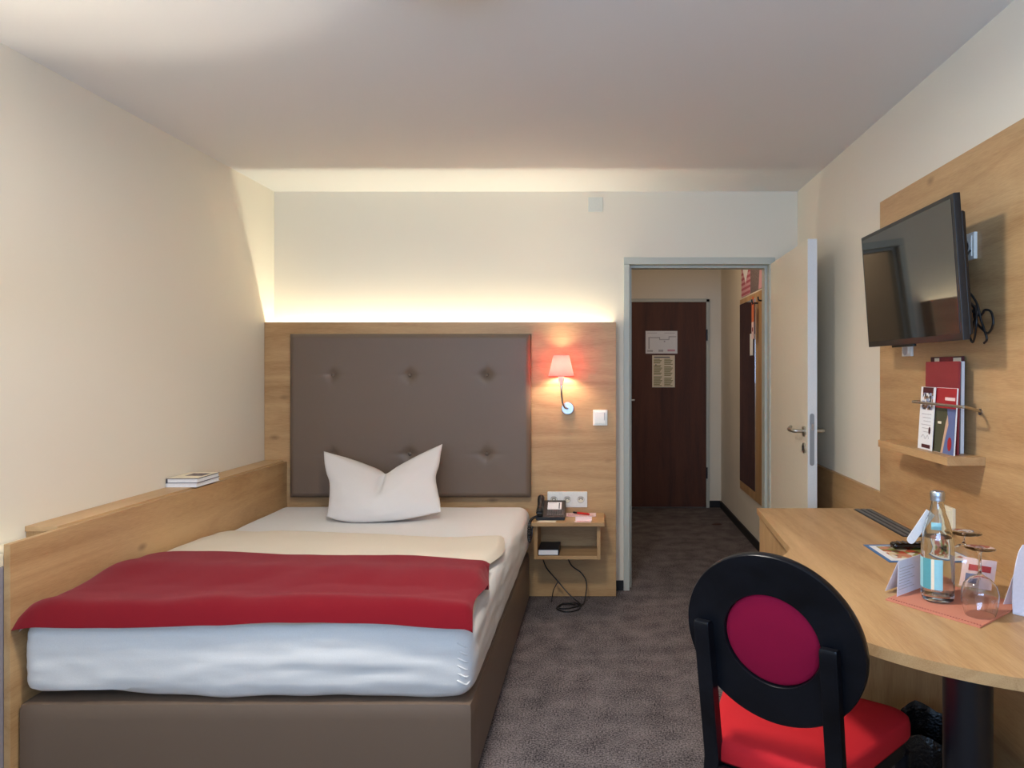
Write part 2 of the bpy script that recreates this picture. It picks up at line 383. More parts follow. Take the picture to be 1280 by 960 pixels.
# open room door, hinged on the right
door1 = None
def room_door():
    # leaf from the hinge (1.050, 4.395) towards the camera
    h = Vector((1.051, 4.395)); e = Vector((1.030, 3.545)); dr = (e-h).normalized(); nr = Vector((-dr.y, dr.x))
    if nr.x < 0: nr = -nr                                    # thickness goes to +x
    th = .04; z0, z1 = .012, 1.995; w = (e-h).length
    def P(s, t, z): q = h+dr*s+nr*t; return Vector((q.x, q.y, z))
    bm = N(); prism(bm, [P(0, 0, z0), P(w, 0, z0), P(w, th, z0), P(0, th, z0)], (0, 0, z1-z0), .0015)
    o = struct('door_1', bm, 'door_cream', smooth=True)
    bm = N(); prism(bm, [P(w, .0005, z0), P(w+.0015, .0005, z0), P(w+.0015, th+.006, z0), P(w, th+.006, z0)], (0, 0, z1-z0)); obj('edge_band', bm, 'door_edge', o)['label'] = 'pale grey edge of the leaf'
    bm = N(); hz = 1.045
    pl = [P(w+.0015, .020+.011*math.cos(a), 0)+Vector((0, 0, .09*0)) for a in (0,)]
    zz = [(1.14, .9), ] 
    outl = []
    for k in range(9): a = math.pi*k/8; outl.append(P(w+.0016, .021+.011*math.cos(a), 1.125+.011*math.sin(a)))
    for k in range(9): a = math.pi+math.pi*k/8; outl.append(P(w+.0016, .021+.011*math.cos(a), .890+.011*math.sin(a)))
    dv = P(w+.003, 0, 0)-P(w+.0016, 0, 0); prism(bm, outl, dv); lp = obj('lock_plate', bm, 'grey_steel', o)
    bm = N(); prism(bm, [P(w+.003, .016, 1.055), P(w+.003, .028, 1.055), P(w+.003, .028, 1.085), P(w+.003, .016, 1.085)], P(w+.012, 0, 0)-P(w+.003, 0, 0)); obj('latch', bm, 'steel', lp)
    for side in (-1, 1):
        t0 = 0 if side < 0 else th
        for zc, nm in ((hz, 'handle_rosette'), (hz-.085, 'keyhole_rosette')):
            bm = N(); mt = Matrix.Translation(P(w-.055, t0+side*.0005, zc)) @ Matrix.Rotation(math.atan2(nr.y, nr.x), 4, 'Z') @ Matrix.Rotation(R(90)*side, 4, 'Y')
            lathe(bm, 0, 0, [(0, 0), (.026, 0), (.026, .006), (.024, .008), (0, .008)], 24, mt); ro = obj(nm, bm, 'steel', o)
            if nm == 'handle_rosette':
                bm = N(); tube(bm, smooth_path([P(w-.055, t0+side*.008, zc), P(w-.055, t0+side*.04, zc), P(w-.062, t0+side*.052, zc), P(w-.08, t0+side*.056, zc), P(w-.145, t0+side*.056, zc), P(w-.165, t0+side*.05, zc+.004), P(w-.178, t0+side*.04, zc+.012)], 5), .0095, 12)
                obj('door_handle', bm, 'steel', o)
            else:
                bm = N(); mt2 = Matrix.Translation(P(w-.055, t0+side*.0085, zc)) @ Matrix.Rotation(math.atan2(nr.y, nr.x), 4, 'Z') @ Matrix.Rotation(R(90)*side, 4, 'Y')
                box(bm, -.012, .012, -.004, .004, 0, .002, mtx=mt2); obj('keyhole', bm, 'black_plastic', ro)
    return o
room_door()
# corridor door at the end of the hall
FX0, FX1 = .19, 1.047
o = struct('door_2', bx(FX0, FX1, YH-.028, YH-.002, .008, 2.0, .002), 'dark_door', smooth=True)
bm = N(); tube(bm, smooth_path([(FX0+.05, YH-.03, 1.05), (FX0+.05, YH-.07, 1.05), (FX0+.07, YH-.08, 1.05), (FX0+.16, YH-.08, 1.05)], 5), .009, 10); obj('door_handle', bm, 'steel', o)
for hz in (1.68, .34):
    obj('hinge', bx(FX1, FX1+.014, YH-.042, YH-.028, hz-.055, hz+.055, .002), 'black_plastic', o)
bm = N(); box(bm, FX1+.002, FX1+.034, YH-.03, YH-.001, 0, 2.03, .002); box(bm, FX0-.034, FX0-.002, YH-.03, YH-.001, 0, 2.03, .002); box(bm, FX0-.034, FX1+.034, YH-.03, YH-.001, 2.002, 2.034, .002)
struct('trim_3', bm, 'trim_grey', smooth=True)

# ------------------------------------------------------------------ headboard with trough
HX1 = .105; HY0, HY1, HZ = 4.275, 4.296, 1.632
PY = 4.275
hb = thing('headboard', 'wide oak headboard panel with quilted taupe pad behind the bed', 'headboard', (-.94, 4.34, 0))
bm = N(); box(bm, XL+.001, HX1, HY0, HY1, .004, HZ, .0015); obj('wood_panel', bm, 'oak_x', hb)
bm = N(); box(bm, HX1-.021, HX1, HY1, YB-.001, .004, HZ, .001); obj('side_board', bm, 'oak_z', hb)
bm = N(); box(bm, XL+.001, HX1-.021, HY1, YB-.001, 1.485, 1.505); obj('trough_board', bm, 'oak_x', hb)
bm = N(); box(bm, XL+.02, HX1-.04, 4.346, 4.358, 1.505, 1.509); obj('led_strip', bm, 'led', hb)['label'] = 'glowing light strip along the trough'
BUT = [(-1.555, 1.318), (-1.105, 1.318), (-.653, 1.318), (-1.555, .857), (-1.105, .857), (-.653, .857)]
UX0, UX1, UZ0, UZ1, UY = -1.806, -.398, .602, 1.560, 4.205
def pad():
    bm = N(); nx, nz = 140, 96; g = []
    for i in range(nx+1):
        row = []
        for j in range(nz+1):
            x = UX0+(UX1-UX0)*i/nx; z = UZ0+(UZ1-UZ0)*j/nz
            e = min(x-UX0, UX1-x, z-UZ0, UZ1-z)
            y = UY+.016*(1-sstep(0, .022, e)) - .006*sstep(0, .25, e)
            for bxx, bz in BUT:
                dx, dz = x-bxx, z-bz; dd = math.hypot(dx, dz)
                y += .017*math.exp(-(dd/.030)**2)+.004*math.exp(-(dz/.010)**2-(dx/.085)**2)+.003*math.exp(-(dx/.010)**2-(dz/.06)**2)
            row.append(bm.verts.new((x, y, z)))
        g.append(row)
    for i in range(nx):
        for j in range(nz): bm.faces.new((g[i][j], g[i+1][j], g[i+1][j+1], g[i][j+1]))
    ed = [e for e in bm.edges if e.is_boundary]
    r = bmesh.ops.extrude_edge_only(bm, edges=ed)
    for v in r['geom']:
        if isinstance(v, bmesh.types.BMVert): v.co.y = HY0-.0005
    return bm
po = obj('upholstered_pad', pad(), 'vinyl', hb, angle=70); po['label'] = 'taupe vinyl pad with rows of buttons'
for bxx, bz in BUT:
    bm = N(); mt = Matrix.Translation((bxx, UY+.0145, bz)) @ Matrix.Rotation(R(90), 4, 'X')
    lathe(bm, 0, 0, [(0, .009), (.006, .0085), (.010, .006), (.012, .001), (.012, 0), (0, 0)], 20, mt); obj('button', bm, 'button_vinyl', po)

# ------------------------------------------------------------------ rail and ledge on the left of the bed
RX0, RX1, RZ = -1.869, -1.848, .806
tag(obj('bed_side_panel', bx(RX0, RX1, 2.262, HY0-.001, .004, RZ, .0015), 'oak_y'), 'long oak panel along the wall side of the bed', 'panel')
lg = thing('wall_ledge', 'narrow oak ledge along the left wall above the side panel', 'ledge', (-1.93, 3.4, 0))
obj('ledge_top', bx(XL+.001, RX0-.0005, 2.49, HY0-.001, RZ-.012, RZ+.007, .0015), 'oak_edge', lg)
obj('ledge_front', bx(XL+.001, RX0-.0005, 2.495, 2.513, .004, RZ-.012, .0015), 'oak_z', lg)
cb = thing('side_cabinet', 'slim grey cabinet with cream top at the far left edge, beyond the bed panel', 'cabinet', (-1.928, 2.36, 0))
obj('carcass', bx(XL+.002, RX0-.002, 2.20, 2.47, .004, .735, .003), 'cabinet_grey', cb); obj('cabinet_top', bx(XL+.002, RX0-.002, 2.19, 2.475, .735, .775, .004), 'cream_plastic', cb)

# ------------------------------------------------------------------ bed
bed = thing('bed', 'single box spring bed with taupe base and white fitted sheet', 'bed', (-1.12, 3.25, 0))
BX0, BX1, BY0, BY1 = RX1+.001, -.400, 2.285, 4.198
obj('plinth', bx(BX0+.03, BX1-.03, BY0+.03, BY1-.03, 0.0, .03), 'black_plastic', bed)
obj('bed_base', soft_box(BX0, BX1, BY0, BY1, .012, .295, (.02, .02, .02), 40, 40, 10), 'vinyl', bed, angle=60)
def matt(p):
    w = .0035*fb(p.x*1.5, p.y, p.z*9, 3.0)+.002*fb(p.x, p.y, p.z*4, 11)
    if p.y < BY0+.05: p.y += w*1.6-.012*math.sin(math.pi*min(1, max(0, (p.z-.295)/.26)))
    if p.x > BX1-.06: p.x += w+.012*math.sin(math.pi*min(1, max(0, (p.z-.295)/.26)))
    if p.z > .5: p.z += .006*fb(p.x, p.y, 0, 2.2)+w*.6
    if p.z < .33: p.z += .014*(fb(p.x, p.y, 1, 5)) * (1 if p.y < BY0+.1 else .25)+ .012*sstep(-1.2, -1.8, p.x)*(1 if p.y < BY0+.2 else 0)
    return p
mt_o = obj('mattress', soft_box(BX0+.003, BX1-.004, BY0+.012, BY1, .298, .558, (.055, .055, .055), 90, 90, 22, matt), 'sheet', bed, angle=80)
mt_o['label'] = 'white fitted sheet over the mattress'
# gathered corner seam of the sheet
bm = N()
for k in range(6):
    z = .475-.024*k
    tube(bm, smooth_path([(BX1-.050, BY0+.004, z+.012), (BX1-.034, BY0+.003, z+.004), (BX1-.020, BY0+.010, z-.004), (BX1-.010, BY0+.026, z+.004)], 4), [.001]+[.003]*11+[.001], 8)
obj('sheet_gather', bm, 'sheet', mt_o)

from mathutils.bvhtree import BVHTree
def rest_on(*objs):
    trees = []
    for o in objs:
        bm = N(); bm.from_mesh(o.data); off = OFF[o.name]
        for v in bm.verts: v.co += off
        trees.append(BVHTree.FromBMesh(bm)); bm.free()
    memo = {}
    G = .010
    def cell(k):
        if k not in memo:
            best = None
            for dx in (-.020, -.010, 0, .010, .020):
                for dy in (-.020, -.010, 0, .010, .020):
                    for t in trees:
                        h = t.ray_cast(Vector((k[0]*G+dx, k[1]*G+dy, 1.2)), Vector((0, 0, -1)), .75)
                        if h[0] is not None and (best is None or h[0].z > best): best = h[0].z
            memo[k] = best
        return memo[k]
    def z(x, y, fallback):
        i, j = math.floor(x/G), math.floor(y/G); fx, fy = x/G-i, y/G-j
        c = [cell((i+a, j+b_)) for a in (0, 1) for b_ in (0, 1)]
        c = [fallback if q is None else q for q in c]
        return (c[0]*(1-fy)+c[1]*fy)*(1-fx)+(c[2]*(1-fy)+c[3]*fy)*fx
    return z
def slab(outline, top, bot, nu, nv, tedge=.05):
    """closed soft sheet; outline(u,v)->x,y ; top/bot(x,y,u,v)->z"""
    bm = N(); T, B = [], []
    for i in range(nu+1):
        a, b_ = [], []
        for j in range(nv+1):
            u, v = i/nu, j/nv; x, y = outline(u, v); zt, zb = top(x, y, u, v), bot(x, y, u, v)
            e = min(u/tedge*nu/nu, (1-u)/tedge, v/tedge, (1-v)/tedge, 1); k = math.sqrt(max(0, 1-(1-e)**2))
            mid = zb+(zt-zb)*.45; edge = (i in (0, nu) or j in (0, nv))
            vt = bm.verts.new((x, y, mid+(zt-mid)*k)); a.append(vt)
            b_.append(vt if edge else bm.verts.new((x, y, mid+(zb-mid)*k)))
        T.append(a); B.append(b_)
    for i in range(nu):
        for j in range(nv):
            bm.faces.new((T[i][j], T[i+1][j], T[i+1][j+1], T[i][j+1]))
            q = (B[i][j], B[i][j+1], B[i+1][j+1], B[i+1][j])
            if len(set(q)) > 2:
                try: bm.faces.new(q)
                except ValueError: pass
    return bm
def droop(y): return .030*(1-sstep(2.255, 2.345, y))
# folded duvet
def d_out(u, v):
    x = -1.843+u*(1.843-.425); y0 = 2.288; y1 = 3.46-.13*u+.02*math.sin(u*6)
    x += .018*math.sin(v*9+1)*(u > .8)*(u-.8)*5
    return x, y0+(y1-y0)*v
on_mattress = rest_on(mt_o)
def d_bot(x, y, u, v): return on_mattress(x, y, .50)+.004
def d_top(x, y, u, v): return on_mattress(x, y, .50)+.010+.020*sstep(2.27, 2.42, y)+.006*fb(x, y, 3, 2.5)+.012*math.sin(math.pi*v)+.004*fb(x, y, 5, 7)-.012*sstep(-1.74, -1.84, x)
dv = tag(obj('duvet', slab(d_out, d_top, d_bot, 90, 70, .03), 'duvet_white', angle=80), 'cream folded duvet across the middle of the bed under the red blanket', 'duvet')
# red blanket
def r_out(u, v):
    yb = 2.885+.035*math.sin(u*5+.4)-.05*sstep(.8, 1, u)+.02*sstep(.15, 0, u)
    yf = 2.262-.006*math.sin(u*7)-.006*sstep(.6, 1, u)
    x0 = -1.846; x1 = -.393-.020*v-.010*math.sin(v*8)
    return x0+(x1-x0)*u, yf+(yb-yf)*v
on_bed = rest_on(mt_o, dv)
def r_base(x, y, u, v):
    y2 = max(y, 2.292); x2 = min(x, -.412); return on_bed(x2, y2, .55)-.9*(y2-y)-.5*(x-x2)
def r_top(x, y, u, v):
    z = r_base(x, y, u, v)+.014
    z += .018*math.exp(-((v-.11-.05*fb(x, 0, 0, 1.6))/.075)**2)                      # roll along the front edge
    z -= .012*math.exp(-((v-.32+.06*fb(x, 4, 0, 1.8))/.10)**2)*(.6+.4*fb(x, 2, 0, 2))
    z += .016*math.exp(-((v-.62-.10*fb(x, 8, 0, 1.2))/.16)**2)+.006*fb(x, y, 8, 6)
    return max(z, r_base(x, y, u, v)+.010)
def r_bot(x, y, u, v): return r_base(x, y, u, v)+.004
tag(obj('blanket', slab(r_out, r_top, r_bot, 110, 64, .03), 'red_fleece', angle=80), 'dark red fleece blanket laid across the foot of the bed', 'blanket')
# pillow with a chopped crease
def pillow():
    bm = N(); Yb, Yt = 3.74, 4.03; nu, nv = 64, 44
    def outline(px, py):
        Y = Yb+(Yt-Yb)*(653-py)/97; return ((px-CX)/F*Y, CZ-(py-CY)/F*Y)
    def crv(P, t):
        n = len(P)-1; i = min(int(t*n), n-1); f = t*n-i; a, b_, c, d_ = P[max(i-1, 0)], P[i], P[i+1], P[min(i+2, n)]
        g = lambda q: .5*((2*b_[q])+(c[q]-a[q])*f+(2*a[q]-5*b_[q]+4*c[q]-d_[q])*f*f+(3*b_[q]-a[q]-3*c[q]+d_[q])*f**3)
        return (g(0), g(1))
    Bt = [outline(*p) for p in ((408, 646), (425, 651), (445, 653), (470, 652), (500, 650), (525, 646), (551, 640))]
    Tp = [outline(*p) for p in ((405, 564), (425, 570), (446, 577), (468, 586), (482, 592), (497, 583), (515, 573), (533, 564), (553, 555))]
    Lf = [outline(*p) for p in ((408, 646), (411, 632), (413, 617), (413, 602), (409, 590), (406, 577), (405, 564))]
    Rt = [outline(*p) for p in ((551, 640), (550, 626), (547, 612), (545, 596), (549, 582), (551, 568), (553, 555))]
    fr, bk = [], []
    for i in range(nu+1):
        a, b_ = [], []
        for j in range(nv+1):
            u, v = i/nu, j/nv
            B, T, L, Q = crv(Bt, u), crv(Tp, u), crv(Lf, v), crv(Rt, v)
            p = [(1-v)*B[q]+v*T[q]+(1-u)*L[q]+u*Q[q]-((1-u)*(1-v)*Bt[0][q]+u*v*Tp[-1][q]+u*(1-v)*Bt[-1][q]+(1-u)*v*Tp[0][q]) for q in (0, 1)]
            th = .115*(max(0, math.sin(math.pi*u))**.55)*(max(0, math.sin(math.pi*min(1, v*.97+.0)))**.55)
            if j == 0 or j == nv or i == 0 or i == nu: th = 0
            uc = .50+.06*(1-v); cr = math.exp(-((u-uc)/.030)**2)*sstep(.58, .9, v)
            th = max(0, th*(1-.72*cr)); th += .004*fb(u*5, v*4, 2, 1.6)*(th > .01)
            z = p[1]; y = Yb+(Yt-Yb)*((z-.553)/.378)
            fv = bm.verts.new((p[0], y-th, z)); a.append(fv)
            b_.append(fv if (j in (0, nv) or i in (0, nu)) else bm.verts.new((p[0], y+th*.75, z+th*.1)))
        fr.append(a); bk.append(b_)
    for i in range(nu):
        for j in range(nv):
            bm.faces.new((fr[i][j], fr[i+1][j], fr[i+1][j+1], fr[i][j+1]))
            q = (bk[i][j], bk[i][j+1], bk[i+1][j+1], bk[i+1][j])
            try: bm.faces.new(q)
            except ValueError: pass
    return bm
tag(obj('pillow', pillow(), 'pillow_white', angle=80), 'white pillow with pointed corners and pressed middle against the taupe headboard', 'pillow')

# notebooks on the ledge
def notebook(z, h, cover, dx, label, rot):
    t = thing('notebook', label, 'book', (-1.912, 3.40, z), 'books on the wall ledge')
    mt = Matrix.Translation((-1.912+dx, 3.40, z)) @ Matrix.Rotation(R(rot), 4, 'Z')
    w, l = .071, .10
    obj('pages', box(N(), -w+.004, w-.003, -l+.003, l-.003, .0025, h-.0025, mtx=mt), 'white_paper', t)
    bm = N(); box(bm, -w, w, -l, l, 0, .0025, mtx=mt); box(bm, -w, w, -l, l, h-.0025, h, mtx=mt); box(bm, -w, -w+.003, -l, l, 0, h, mtx=mt)
    obj('cover', bm, cover, t); return t, mt, h
Z0 = RZ+.0072
notebook(Z0, .018, 'white_paper', 0, 'white book lying lower on the wall ledge, under the dark-edged book', 0)
t, mt, h = notebook(Z0+.0182, .022, 'book_navy', .001, 'book with a dark spine on top of the white book on the ledge', 1.5)
bm = box(N(), -.0705, .0705, -.0995, .0995, h, h+.0006, mtx=mt); so = obj('cover_sheet', bm, 'cream_paper', t)
bm = box(N(), -.03, .05, -.02, .06, h+.0006, h+.0010, mtx=mt); obj('cover_picture', bm, 'picture_grey', t)

# ------------------------------------------------------------------ wall lamp, switch, sockets on the headboard panel
LX, LY = -.216, 4.185
wl = thing('wall_lamp', 'lit wall lamp with red shade and chrome arm on the oak panel', 'lamp', (-.185, 4.27, 1.12))
bm = N(); mt = Matrix.Translation((-.182, HY0-.0005, 1.122)) @ Matrix.Rotation(R(90), 4, 'X'); lathe(bm, 0, 0, [(0, 0), (.037, 0), (.037, .014), (.034, .018), (0, .018)], 32, mt); obj('wall_plate', bm, 'satin_silver', wl)
bm = N(); tube(bm, smooth_path([(-.182, HY0-.018, 1.122), (-.186, HY0-.035, 1.122), (-.198, HY0-.055, 1.130), (-.208, HY0-.072, 1.155), (-.213, LY+.006, 1.19), (-.215, LY, 1.23), (-.216, LY, 1.262)], 6), .006, 12); obj('arm', bm, 'chrome', wl)
bm = N(); lathe(bm, LX, LY, [(0, 1.258), (.009, 1.258), (.011, 1.275), (.017, 1.288), (.018, 1.318), (.012, 1.322), (0, 1.322)], 24); obj('lamp_holder', bm, 'white_plastic', wl)
bm = N(); lathe(bm, LX, LY, [(0, 1.32), (.008, 1.322), (.012, 1.335), (.010, 1.344), (0, 1.346)], 20); obj('bulb', bm, 'bulb', wl)
bm = N(); pr = [(.076, 1.312), (.0445, 1.437)]; lathe(bm, LX, LY, [(.0745, 1.312), (.0755, 1.312), (.0455, 1.437), (.0445, 1.437), (.0745, 1.312)], 48)
sh = obj('lamp_shade', bm, 'shade_red', wl)
for rr_, zz in ((.0755, 1.314), (.0455, 1.435)):
    bm = N(); tube(bm, [(LX+rr_*math.cos(2*math.pi*k/48), LY+rr_*math.sin(2*math.pi*k/48), zz) for k in range(48)], .0018, 6, closed=True); obj('shade_trim', bm, 'shade_red', sh)
bm = N()
for k in range(3):
    a = 2*math.pi*k/3+.4; tube(bm, [(LX+.016*math.cos(a), LY+.016*math.sin(a), 1.318), (LX+.074*math.cos(a), LY+.074*math.sin(a), 1.316)], .0012, 6)
obj('shade_support', bm, 'chrome', sh)
sw = thing('light_switch', 'white square light switch on the oak panel right of the lamp', 'switch', (.011, 4.272, 1.02))
obj('frame', bx(-.032, .054, HY0-.011, HY0-.0003, 1.019, 1.112, .003), 'white_plastic', sw); obj('rocker', bx(-.022, .044, HY0-.016, HY0-.011, 1.030, 1.101, .002), 'white_plastic', sw)
obj('indicator', bx(.033, .038, HY0-.0168, HY0-.016, 1.05, 1.095), 'ink_light', sw)
so = thing('wall_socket', 'white triple wall socket on the oak panel behind the phone', 'socket', (-.18, 4.27, .53))
obj('frame', bx(-.302, -.066, HY0-.010, HY0-.0003, .534, .627, .003), 'white_plastic', so)
for k in range(3):
    cx = -.264+.080*k; zc = .581
    ins = obj('socket_insert', bx(cx-.030, cx+.030, HY0-.0135, HY0-.010, zc-.036, zc+.036, .002), 'white_plastic', so)
    bm = N(); mt = Matrix.Translation((cx, HY0-.0136, zc)) @ Matrix.Rotation(R(90), 4, 'X'); lathe(bm, 0, 0, [(.0185, 0), (.0215, 0), (.0215, .0008), (.0185, .0008), (.0185, 0)], 24, mt); obj('rim', bm, 'ink_light', ins)
    bm = N(); lathe(bm, 0, 0, [(0, 0), (.0185, 0), (.0185, .0004), (0, .0004)], 24, mt); obj('well', bm, 'cream_plastic', ins)
    bm = N()
    for q in (-1, 1): lathe(bm, 0, 0, [(0, 0), (.0032, 0), (.0032, .0012), (0, .0012)], 12, mt @ Matrix.Translation((q*.0095, 0, 0)))
    box(bm, -.013, .013, .006, .012, 0, .0012, mtx=mt)
    obj('contact', bm, 'ink', ins)
bp = thing('blanking_plate', 'small square cream cover plate high on the back wall', 'cover plate', (-.017, YB-.005, 2.30))
obj('plate', bx(-.062, .027, YB-.007, YB-.0003, 2.316, 2.405, .002), 'plate_cream', bp)
for qx in (-.052, .017): obj('screw', bx(qx-.003, qx+.003, YB-.008, YB-.007, 2.357, 2.363, .0008), 'plate_cream', bp)

# ------------------------------------------------------------------ bedside shelf and what is on it
ns = thing('bedside_shelf', 'small oak bedside shelf box hung under the sockets', 'nightstand', (-.16, 4.12, .28))
NX0, NX1, NY = -.362, .012, 4.045
obj('shelf_top', bx(-.372, .034, NY-.045, HY0-.0006, .479, .500, .0015), 'oak_x', ns)
obj('side_panel', bx(NX0, NX0+.020, NY, HY0-.0006, .284, .4788, .001), 'oak_z', ns); obj('side_panel', bx(NX1-.020, NX1, NY, HY0-.0006, .284, .4788, .001), 'oak_z', ns)
obj('shelf_bottom', bx(NX0+.0202, NX1-.0202, NY, HY0-.0006, .284, .304, .001), 'oak_x', ns)
obj('top_rail', bx(NX0+.0202, NX1-.0202, NY+.004, NY+.02, .468, .4788, .001), 'oak_x', ns)
def hard_book():
    t = thing('bible', 'thick black-covered book in the bedside shelf', 'book', (-.285, 4.13, .3045))
    x0, x1, y0, y1, z0, z1 = -.338, -.222, NY+.008, NY+.19, .3046, .338
    obj('pages', bx(x0+.001, x1-.006, y0+.003, y1-.003, z0+.003, z1-.003), 'white_paper', t)
    bm = N(); box(bm, x0, x1, y0, y1, z0, z0+.0028, .001); box(bm, x0, x1, y0, y1, z1-.0028, z1, .001); box(bm, x1-.006, x1, y0, y1, z0+.001, z1-.001)
    obj('cover', bm, 'book_black', t)
hard_book()
bpy.data.objects['bible'].name = 'black_book'; OFF['black_book'] = OFF['bible']
def telephone():
    t = thing('telephone', 'black desk telephone with keypad on the bedside shelf', 'telephone', (-.28, 4.13, .5))
    x0, x1, y0, y1 = -.352, -.190, 4.062, 4.215
    def wedge(xa, xb, bev, zb=.5006, f=.018, bk=.085):
        bm = N(); prism(bm, [(xa, y0, zb), (xa, y1, zb), (xa, y1, zb+bk), (xa, y1-.03, zb+bk), (xa, y0, zb+f)], (xb-xa, 0, 0), bev); return bm
    obj('body', wedge(x0, x1, .004), 'black_plastic', t)
    sl = math.atan2(.067, y1-.03-y0); org = Vector((0, y0, .5186)); M = Matrix.Translation(org) @ Matrix.Rotation(sl, 4, 'X')
    # keys
    for r_ in range(4):
        for c in range(7):
            bm = box(N(), -.292+c*.0135, -.282+c*.0135, .012+r_*.0125, .021+r_*.0125, .0002, .0035, .001, 1, mtx=M); obj('key', bm, 'key_grey', t)
    lab = obj('label_card', box(N(), -.292, -.212, .066, .130, .0003, .0014, mtx=M), 'white_paper', t); lab['label'] = 'white card over the display'
    obj('print', box(N(), -.228, -.222, .072, .124, .0015, .0019, mtx=M), 'ink', lab)
    obj('print', box(N(), -.286, -.240, .121, .124, .0015, .0019, mtx=M), 'ink_light', lab)
    # handset with two thick ends
    pts = [(-.332, .010, .022), (-.332, .026, .028), (-.332, .05, .020), (-.332, .075, .019), (-.332, .10, .020), (-.332, .125, .028), (-.332, .142, .022)]
    bm = N(); tube(bm, [M @ Vector(p) for p in smooth_path(pts, 4)], [.017+.003*abs(math.cos(math.pi*k/24)) for k in range(25)], 14)
    for y_ in (.022, .130): box(bm, -.350, -.314, y_-.02, y_+.02, .001, .028, .007, 3, mtx=M)
    obj('handset', bm, 'black_plastic', t)
    # coiled cord hanging over the edge
    path = smooth_path([(-.346, 4.07, .52), (-.372, 4.03, .515), (-.382, 3.985, .495), (-.384, 3.972, .44), (-.380, 3.975, .405), (-.372, 3.985, .43), (-.370, 3.982, .47), (-.366, 3.985, .478)], 22)
    pts = []; L = len(path)
    for i, p in enumerate(path):
        a = i*1.25; pts.append(p+Vector((math.cos(a), .3*math.sin(a), math.sin(a)))*.006)
    bm = N(); tube(bm, smooth_path(pts, 2), .0028, 6); obj('coiled_cord', bm, 'black_plastic', t)
telephone()
ppr = thing('notepad', 'pale pink printed notepad under the red pen on the bedside shelf', 'notepad', (-.1, 4.19, .5))
obj('sheet', bx(-.188, -.014, 4.165, 4.255, .5004, .504), 'pink_paper', ppr)
bm = N()
for k in range(4): box(bm, -.178, -.03-.02*(k % 2), 4.175+.02*k, 4.179+.02*k, .504, .5044)
obj('print', bm, 'ink_red', ppr)
pn = thing('pen', 'red ballpoint pen lying on the pink notepad', 'pen', (-.1, 4.2, .504))
bm = N(); tube(bm, [(-.125, 4.222, .5115), (-.123, 4.2212, .5115), (-.06, 4.185, .5115), (-.052, 4.181, .5115)], [.004, .0062, .0066, .003], 12); obj('barrel', bm, 'red_pen', pn)
bm = N(); tube(bm, [(-.124, 4.2217, .5113), (-.146, 4.234, .5113), (-.151, 4.237, .5113)], [.0055, .005, .0012], 10); obj('tip', bm, 'black_plastic', pn)
cd = thing('note_card', 'small pink and white folded card at the front of the bedside shelf', 'card', (-.10, 4.06, .5))
obj('card_front', box(N(), -.133, -.040, 4.010, 4.040, .5004, .502), 'pink_paper', cd)
obj('card_back', box(N(), -.046, .046, -.0005, .0005, 0, .026, mtx=Matrix.Translation((-.083, 4.041, .502)) @ Matrix.Rotation(R(-40), 4, 'X')), 'pink_paper', cd)
bm = N(); box(bm, -.12, -.055, 4.018, 4.021, .502, .5024); box(bm, -.12, -.07, 4.028, 4.031, .502, .5024); obj('print', bm, 'ink_red', cd)
tag(obj('paper_slip', prism(N(), [(-.345, 4.012, .5004), (-.240, 4.010, .5004), (-.236, 4.050, .5004), (-.330, 4.052, .5004)], (0, 0, .0015)), 'cream_paper'), 'cream paper slip in front of the telephone on the bedside shelf', 'paper')
cbl = thing('telephone_cable', 'black cables looping down from the bedside shelf to the carpet', 'cable', (-.2, 4.2, 0))
bm = N(); tube(bm, smooth_path([(-.33, 4.20, .2838), (-.325, 4.2, .25), (-.30, 4.2, .19), (-.24, 4.2, .12), (-.17, 4.17, .05), (-.11, 4.13, .012), (-.10, 4.10, .006)], 6), .0035, 8); obj('cable', bm, 'black_plastic', cbl)
bm = N(); tube(bm, smooth_path([(-.185, 4.22, .2838), (-.18, 4.22, .25), (-.155, 4.22, .20), (-.10, 4.215, .16), (-.07, 4.20, .11), (-.075, 4.16, .04), (-.09, 4.12, .008), (-.16, 4.06, .006), (-.22, 4.06, .006), (-.20, 4.13, .008), (-.12, 4.12, .012), (-.11, 4.04, .006), (-.18, 4.0, .006), (-.235, 4.05, .008), (-.2, 4.12, .013), (-.13, 4.09, .014)], 6), .0035, 8); obj('cable', bm, 'black_plastic', cbl)
bm = N(); tube(bm, smooth_path([(-.235, 4.2, .115), (-.26, 4.19, .07), (-.27, 4.19, .02), (-.272, 4.18, .004)], 5), .003, 8); obj('cable', bm, 'black_plastic', cbl)

